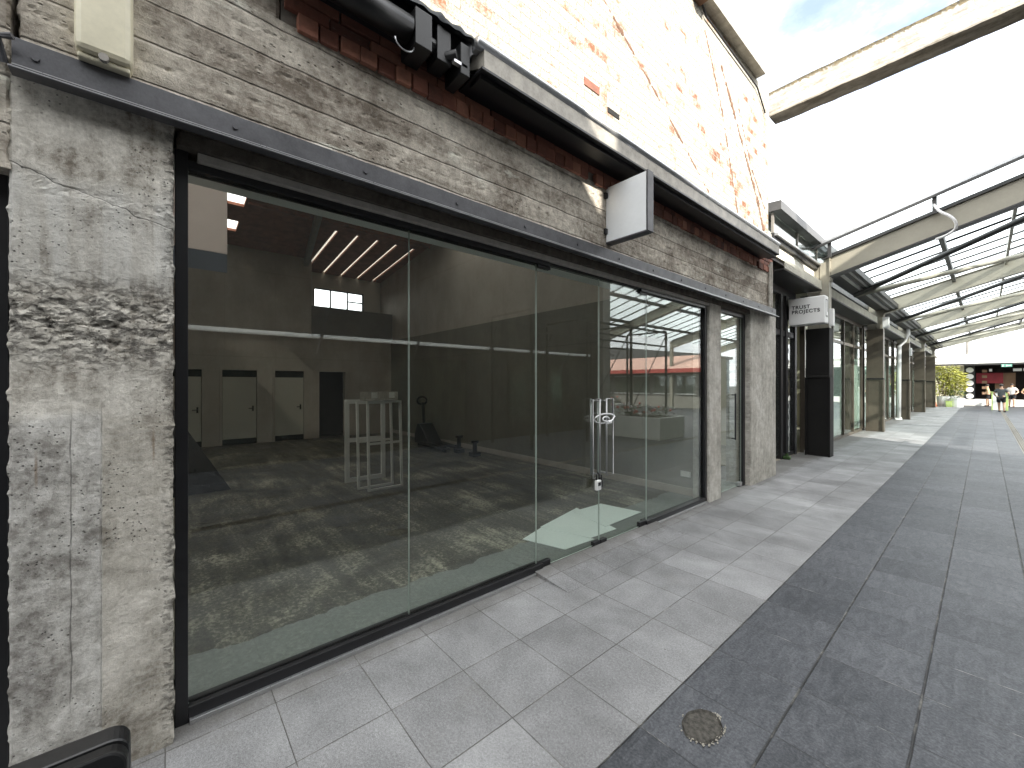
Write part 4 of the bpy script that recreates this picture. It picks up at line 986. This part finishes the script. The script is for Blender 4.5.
# courtyard buildings
ka = thing('awning_kiosk', 'low kiosk with a long red and peach canvas awning', 'kiosk', (11, 28, 0))
B('wall', 'paleopp', ka, 7, 18, 27.2, 31, 0, 3.4)
MB().prism([(26.0, 2.5), (26.0, 2.68), (27.2, 3.6), (27.2, 3.42)], 'x', 6.6, 18).build('awning', 'pinkawn', ka)
MB().box(6.6, 18, 25.96, 25.995, 2.42, 2.69).build('valance', 'redawn', ka)
for k in range(6): 
    w = B('window', 'glass2', ka, 7.6+k*1.7, 8.9+k*1.7, 27.16, 27.19, 1.0, 2.2); MB().box(7.55+k*1.7, 8.95+k*1.7, 27.14, 27.159, 2.2, 2.3).box(7.55+k*1.7, 8.95+k*1.7, 27.1, 27.159, .92, 1.0).build('frame', 'fascia', w)
bb_ = thing('blue_building', 'pale blue grey building standing behind the red awning kiosk', 'building', (18, 42, 0))
B('wall', 'bluewall', bb_, 15, 36, 44, 52, 0, 4.6); MB().prism([(14.7, 4.6), (36.3, 4.6), (36.3, 4.9), (26, 6.4), (14.7, 4.9)], 'y', 43.8, 52.2).build('roof', 'clad', bb_)
eb = thing('cream_building', 'long cream building closing the far right of the courtyard', 'building', (24, 22, 0))
B('wall', 'shopwall', eb, 21, 28, 8, 36, 0, 4.6); B('roof', 'clad', eb, 20.6, 28.4, 7.6, 36.4, 4.6, 4.85)
for k in range(7): 
    w = B('window', 'glass2', eb, 20.95, 20.99, 10+k*3.6, 12+k*3.6, .8, 2.8); MB().box(20.9, 20.949, 9.9+k*3.6, 12.1+k*3.6, 2.8, 2.9).build('frame', 'frame', w)

# ------------------------------------------------------------------ far end of the lane
FYD = 47.0
hall = thing('far_shop', 'white fronted food hall with a dark open counter at the lane end', 'building', (3, 48, 0))
B('fascia', 'fascia', hall, -8, 9.4, FYD, FYD+.3, 3.16, 3.95)
B('fascia_band', 'batten', hall, -8, 9.4, FYD-.06, FYD-.001, 3.86, 3.96); B('fascia_line', 'steelbeam', hall, -8, 9.4, FYD-.04, FYD-.001, 3.36, 3.4)
B('soffit', 'white', hall, -8, 9.4, FYD-.8, FYD-.07, 3.12, 3.16); B('awning_edge', 'darkbar', hall, -2.9, 9.4, FYD-.9, FYD-.801, 3.06, 3.2)
B('wall_panel', 'shopwall', hall, -8, -1.05, FYD, FYD+.2, 0, 3.16)
B('counter_base', 'white', hall, -1.05, 9.4, FYD, FYD+.5, 0, .5)
B('pier', 'frame', hall, -1.05, -.5, FYD-.03, FYD+.3, .5, 3.16)
for k in range(5): MB().tube([(-.76, FYD-.05, .72+k*.5), (-.76, FYD-.031, .72+k*.5)], .2, 18).build('white_disc', 'white', hall)
B('back_wall', 'hidden', hall, -1.05, 9.4, FYD+4, FYD+4.2, 0, 3.2); B('ceiling', 'hidden', hall, -1.05, 9.4, FYD+.3, FYD+4, 3.1, 3.2); B('side_wall', 'hidden', hall, -1.2, -1.06, FYD+.3, FYD+4, 0, 3.2)
B('roof', 'clad', hall, -8, 9.4, FYD+.3, FYD+8, 3.6, 3.9)
for k in range(5): MB().box(-.15, .1, FYD+.25, FYD+.3, .85+k*.42, 1.05+k*.42).build('shelf_box', 'warmwall', hall)
B('red_panel', 'redmark', hall, -.45, .9, FYD+1.4, FYD+1.45, 1.7, 2.5); B('red_panel', 'redmark', hall, 2.0, 2.5, FYD+2, FYD+2.05, 1.3, 2.3); B('brown_panel', 'warmwall', hall, .5, 1.5, FYD+1.7, FYD+1.75, 1.2, 2.5)
for k, (x0, x1) in enumerate(((1.35, 1.75), (1.82, 2.0), (.2, .35))): MB().box(x0, x1, FYD+.6, FYD+.64, 2.6, 2.8).build('menu_board', 'white', hall)
MB().tube([(-.9, FYD+2, 4.0), (-.9, FYD+2, 5.2)], .12, 10).build('flue', 'steelbeam', hall)
ex = thing('exit_sign', 'green exit sign hanging under the white fascia', 'sign', (1.0, 46.0, 2.95))
MB().box(.76, 1.26, 46.0, 46.06, 2.88, 3.08).build('panel', 'exit', ex, .01)
mk = MB().box(.98, 1.22, 45.99, 45.999, 2.96, 2.985).box(.98, 1.04, 45.99, 45.999, 2.93, 3.02).ball((.84, 45.995, 3.03), .022, 5).box(.82, .86, 45.99, 45.999, 2.91, 3.0)
mk.build('arrow_mark', 'white', ex); MB().box(.8, .82, 46.02, 46.04, 3.08, 3.12).box(1.2, 1.22, 46.02, 46.04, 3.08, 3.12).build('hanger', 'frame', ex)
# green and white stand
sn = thing('serving_stand', 'lime and white stand in front of the walking person', 'stand', (.6, 39.8, 0))
MB().box(.28, .92, 39.7, 40.0, 0, 1.12).build('body', 'white', sn, .02); MB().box(.262, .32, 39.68, 39.699, 0, 1.12).box(.84, .94, 39.68, 39.699, 0, 1.12).build('lime_strip', 'lime', sn); MB().box(.22, .98, 39.64, 40.05, 1.121, 1.16).build('counter', 'lime', sn)

# potted bamboo
def leafy(t, c, rad, h, n, m, size=.18, seed=1, name='foliage'):
    rng = random.Random(seed); lf = MB()
    for k in range(n):
        a = rng.uniform(0, 6.28); rr = rad*math.sqrt(rng.random()); z = rng.random()**.8*h
        rr *= .55+.6*math.sin(min(1, z/h*1.1)*2.6)
        p = Vector((c[0]+rr*math.cos(a), c[1]+rr*math.sin(a), c[2]+z))
        d = Vector((math.cos(a)*.8+rng.uniform(-.5, .5), math.sin(a)*.8+rng.uniform(-.5, .5), rng.uniform(-.9, .5))).normalized()*size*rng.uniform(.6, 1.3)
        w = d.cross(Vector((rng.uniform(-1, 1), rng.uniform(-1, 1), 1))).normalized()*size*.12
        lf.add([p, p+d*.5+w, p+d, p+d*.5-w], [(0, 1, 2, 3)])
    lf.build(name, m, t)
def bamboo(x, y, lab, s, seed):
    t = thing('potted_bamboo', lab, 'plant', (x, y, 0), 'potted plants at the far end')
    MB().tube([(x, y, 0), (x, y, .75)], [.3, .36], 14).build('pot', 'white', t)
    st = MB(); rng = random.Random(seed)
    for k in range(9): st.tube([(x+rng.uniform(-.2, .2), y+rng.uniform(-.2, .2), .7), (x+rng.uniform(-.5, .5)*s, y+rng.uniform(-.4, .4), 2.5*s)], .018, 5)
    st.build('stems', 'stem', t)
    leafy(t, (x, y, .85), .75*s, 2.1*s, 900, 'leafy', .3, seed)
bamboo(-2.0, 43.6, 'tall yellow green bamboo in a white pot at the lane end', 1.0, 5)
bamboo(-1.55, 44.6, 'shorter yellow green bamboo behind the tall one', .8, 9)
cn = thing('traffic_cone', 'small orange cone beside the bamboo pots', 'cone', (-2.45, 43, 0))
MB().tube([(-2.45, 43, .03), (-2.45, 43, .7)], [.17, .04], 12).build('cone_body', 'terra', cn); MB().box(-2.65, -2.25, 42.8, 43.2, 0, .03).build('base', 'terra', cn); MB().tube([(-2.45, 43, .35), (-2.45, 43, .5)], [.115, .085], 12).build('white_band', 'white', cn)
pt = thing('white_bin', 'low white tub right of the bamboo pots', 'tub', (-1.3, 43.2, 0))
MB().tube([(-1.3, 43.2, 0), (-1.3, 43.2, .62)], [.3, .38], 16).build('tub', 'white', pt); MB().tube([(-1.3, 43.2, .6), (-1.3, 43.2, .64)], .4, 16).build('rim', 'white', pt); leafy(pt, (-1.3, 43.2, .6), .35, .6, 160, 'leafd', .2, 12)
bx = thing('lime_crate', 'lime yellow crate on the ground between the white pots', 'crate', (-1.68, 42.9, 0))
MB().box(-1.85, -1.55, 42.8, 43.05, 0, .4).build('body', 'lime', bx, .02); MB().box(-1.87, -1.53, 42.78, 43.07, .4, .43).build('rim', 'lime', bx)

# ------------------------------------------------------------------ people
def skin_mesh(name, joints, edges, m, parent, lev=2):
    me = bpy.data.meshes.new(name); me.from_pydata([j[0] for j in joints], edges, []); me.update()
    o = bpy.data.objects.new(name, me); COL.objects.link(o)
    sk_ = o.modifiers.new('Skin', 'SKIN')
    for i, j in enumerate(joints): me.skin_vertices[0].data[i].radius = j[1] if isinstance(j[1], tuple) else (j[1], j[1]); me.skin_vertices[0].data[i].use_root = (i == 0)
    ss = o.modifiers.new('Sub', 'SUBSURF'); ss.levels = lev; ss.render_levels = lev
    dg = bpy.context.evaluated_depsgraph_get(); nm = bpy.data.meshes.new_from_object(o.evaluated_get(dg)); bpy.data.objects.remove(o)
    nm.materials.clear(); nm.materials.append(MT[m])
    for p in nm.polygons: p.use_smooth = True
    o = bpy.data.objects.new(name, nm); COL.objects.link(o); o.parent = parent
    return o
def person(label, loc, rzz, H_=1.62, shirt='shirt', shorts='shorts', stride=.12, armbend=True, grp=None, cap=False):
    t = thing('person', label, 'person', loc, grp); k = H_/1.7
    J = {'pel': ((0, 0, .93), (.13, .1)), 'wst': ((0, .0, 1.08), (.125, .095)), 'ch': ((0, .02, 1.3), (.16, .11)), 'nk': ((0, .03, 1.45), .055), 'hd0': ((0, .05, 1.54), (.07, .08)), 'hd1': ((0, .06, 1.63), (.072, .088)),
         'sL': ((-.17, .02, 1.38), .055), 'eL': ((-.3, .0, 1.12), .043), 'wL': ((-.24, .2, .98), .032), 'hL': ((-.22, .28, .98), .036),
         'sR': ((.17, .02, 1.38), .055), 'eR': ((.31, -.02, 1.13), .043), 'wR': ((.26, .18, 1.02), .032), 'hR': ((.24, .26, 1.02), .036),
         'tL': ((-.09, 0, .86), .088), 'kL': ((-.1, .05+stride*.3, .48), .06), 'aL': ((-.1, stride, .09), .04), 'fL': ((-.11, stride+.16, .035), .036),
         'tR': ((.09, 0, .86), .088), 'kR': ((.11, .03, .48), .06), 'aR': ((.14, -stride, .09), .04), 'fR': ((.16, -stride+.16, .035), .036)}
    names = list(J); js = [(tuple(c*k for c in J[n][0]), J[n][1] if not isinstance(J[n][1], tuple) else J[n][1]) for n in names]
    E = [('pel', 'wst'), ('wst', 'ch'), ('ch', 'nk'), ('nk', 'hd0'), ('hd0', 'hd1'), ('ch', 'sL'), ('sL', 'eL'), ('eL', 'wL'), ('wL', 'hL'), ('ch', 'sR'), ('sR', 'eR'), ('eR', 'wR'), ('wR', 'hR'), ('pel', 'tL'), ('tL', 'kL'), ('kL', 'aL'), ('aL', 'fL'), ('pel', 'tR'), ('tR', 'kR'), ('kR', 'aR'), ('aR', 'fR')]
    skin_mesh('body', js, [(names.index(a), names.index(b)) for a, b in E], 'skin', t)
    def sub(nm, ns, ed, grow, m, rep={}):
        j2 = []
        for n in ns:
            c, r_ = J[n] if n not in rep else rep[n]
            r_ = tuple(q+grow for q in r_) if isinstance(r_, tuple) else r_+grow
            j2.append((tuple(q*k for q in c), r_))
        skin_mesh(nm, j2, [(ns.index(a), ns.index(b)) for a, b in ed], m, t)
    sub('shirt', ['wst', 'pel', 'ch', 'nk', 'sL', 'eL', 'sR', 'eR'], [('wst', 'pel'), ('wst', 'ch'), ('ch', 'nk'), ('ch', 'sL'), ('sL', 'eL'), ('ch', 'sR'), ('sR', 'eR')], .02, shirt,
        {'nk': ((0, .03, 1.42), .05), 'eL': ((-.26, .0, 1.2), .05), 'eR': ((.27, 0, 1.2), .05)})
    sub('shorts', ['pel', 'tL', 'kL', 'tR', 'kR'], [('pel', 'tL'), ('tL', 'kL'), ('pel', 'tR'), ('tR', 'kR')], .022, shorts, {'kL': ((-.1, .03, .56), .07), 'kR': ((.1, .02, .56), .07)})
    for s in ('L', 'R'): sub('shoe', ['a'+s, 'f'+s], [('a'+s, 'f'+s)], .014, 'shorts', {'a'+s: ((J['a'+s][0][0], J['a'+s][0][1], .06), .045)})
    m = MB().ball((0, .045*k, 1.645*k), .092, 8, (.95, 1.05, 1.0)); m.v = [tuple(Vector(p)+Vector(loc)) for p in m.v if True]
    m.build('hair', 'hair', t, smooth=True)
    t.rotation_euler = (0, 0, rzz)
    return t
person('person walking away in dark grey t-shirt and black shorts', (.62, 37.5, 0), R(-8), 1.62, 'shirt', 'shorts', .2)
person('person in a white top standing at the far counter', (1.25, 45.6, 0), R(160), 1.65, 'shirtw', 'shorts', .04)
person('person in a tan top standing left of the counter', (.15, 46.0, 0), R(90), 1.6, 'shirtt', 'shorts', .05)
person('person in a tan top at the right edge of the far counter', (1.95, 45.9, 0), R(200), 1.6, 'shirtt', 'shorts', .05)

# ------------------------------------------------------------------ world, sun, camera
EL = 30.0; HX, HY = .894, -.447
w = bpy.data.worlds.new('World'); S.world = w; w.use_nodes = True
nt = NT(w.node_tree); nt.N.clear()
out = nt.n('ShaderNodeOutputWorld'); bg = nt.n('ShaderNodeBackground', {'Strength': .1}); nt.L.new(bg.outputs[0], out.inputs[0])
sky = nt.n('ShaderNodeTexSky', sky_type='NISHITA', sun_disc=False, sun_elevation=R(EL), sun_rotation=math.atan2(HX, HY), altitude=20, air_density=1.0, dust_density=1.5, ozone_density=1.0)
tc = nt.n('ShaderNodeTexCoord'); D = tc.outputs['Generated']
sep = nt.n('ShaderNodeSeparateXYZ'); nt.L.new(D, sep.inputs[0])
pl = nt.m('MAXIMUM', nt.m('ADD', sep.outputs[2], .12), .05)
cv = nt.xyz(nt.m('DIVIDE', sep.outputs[0], pl), nt.m('DIVIDE', sep.outputs[1], pl), 0)
cn_ = nt.noise(cv, .9, 8, .62, .3)
# a gap of clear blue high over the lane
hole = Vector((-.17, 1.34, 1.0)).normalized()
dt = nt.n('ShaderNodeVectorMath', operation='DOT_PRODUCT'); nt.L.new(D, dt.inputs[0]); dt.inputs[1].default_value = hole
gap = nt.m('MULTIPLY', nt.ramp(nt.m('ADD', dt.outputs['Value'], nt.m('MULTIPLY', nt.m('SUBTRACT', nt.noise(cv, 2.6, 7, .65), .5), .06)), [(.965, 0.), (.998, 1.)]), .88)
cov = nt.m('SUBTRACT', 1.0, nt.m('MULTIPLY', gap, nt.ramp(cn_, [(.45, 1.), (.75, .86)])), clamp=True)
shade = nt.ramp(nt.noise(cv, 2.1, 7, .6), [(.3, (7.0, 7.3, 7.7)), (.7, (11.5, 11.5, 11.4))])
nt.set(bg, 'Color', nt.mix(cov, sky.outputs[0], shade))
sun = bpy.data.lights.new('Sun', 'SUN'); sun.energy = 2.9; sun.angle = R(.53); sun.color = (1, .94, .85)
so = bpy.data.objects.new('sun', sun); COL.objects.link(so)
d = -Vector((HX*math.cos(R(EL)), HY*math.cos(R(EL)), math.sin(R(EL))))
so.rotation_euler = d.to_track_quat('-Z', 'Y').to_euler(); so.location = (10, -10, 20)
cam = bpy.data.cameras.new('Camera'); co = bpy.data.objects.new('camera', cam); COL.objects.link(co)
cam.sensor_width = 36; cam.lens = 405/1024*36; cam.clip_start = .05; cam.clip_end = 1500
co.location = (0, 0, 1.65); co.rotation_euler = (R(90), 0, R(49.43)); S.camera = co
S.view_settings.view_transform = 'Standard'; S.view_settings.look = 'None'; S.view_settings.exposure = 1.95; S.view_settings.gamma = 1
S.render.engine = 'CYCLES'; c = S.cycles
c.max_bounces = 9; c.diffuse_bounces = 5; c.glossy_bounces = 4; c.transparent_max_bounces = 24; c.transmission_bounces = 6
c.use_denoising = True; c.sample_clamp_indirect = 8; c.caustics_reflective = False; c.caustics_refractive = False
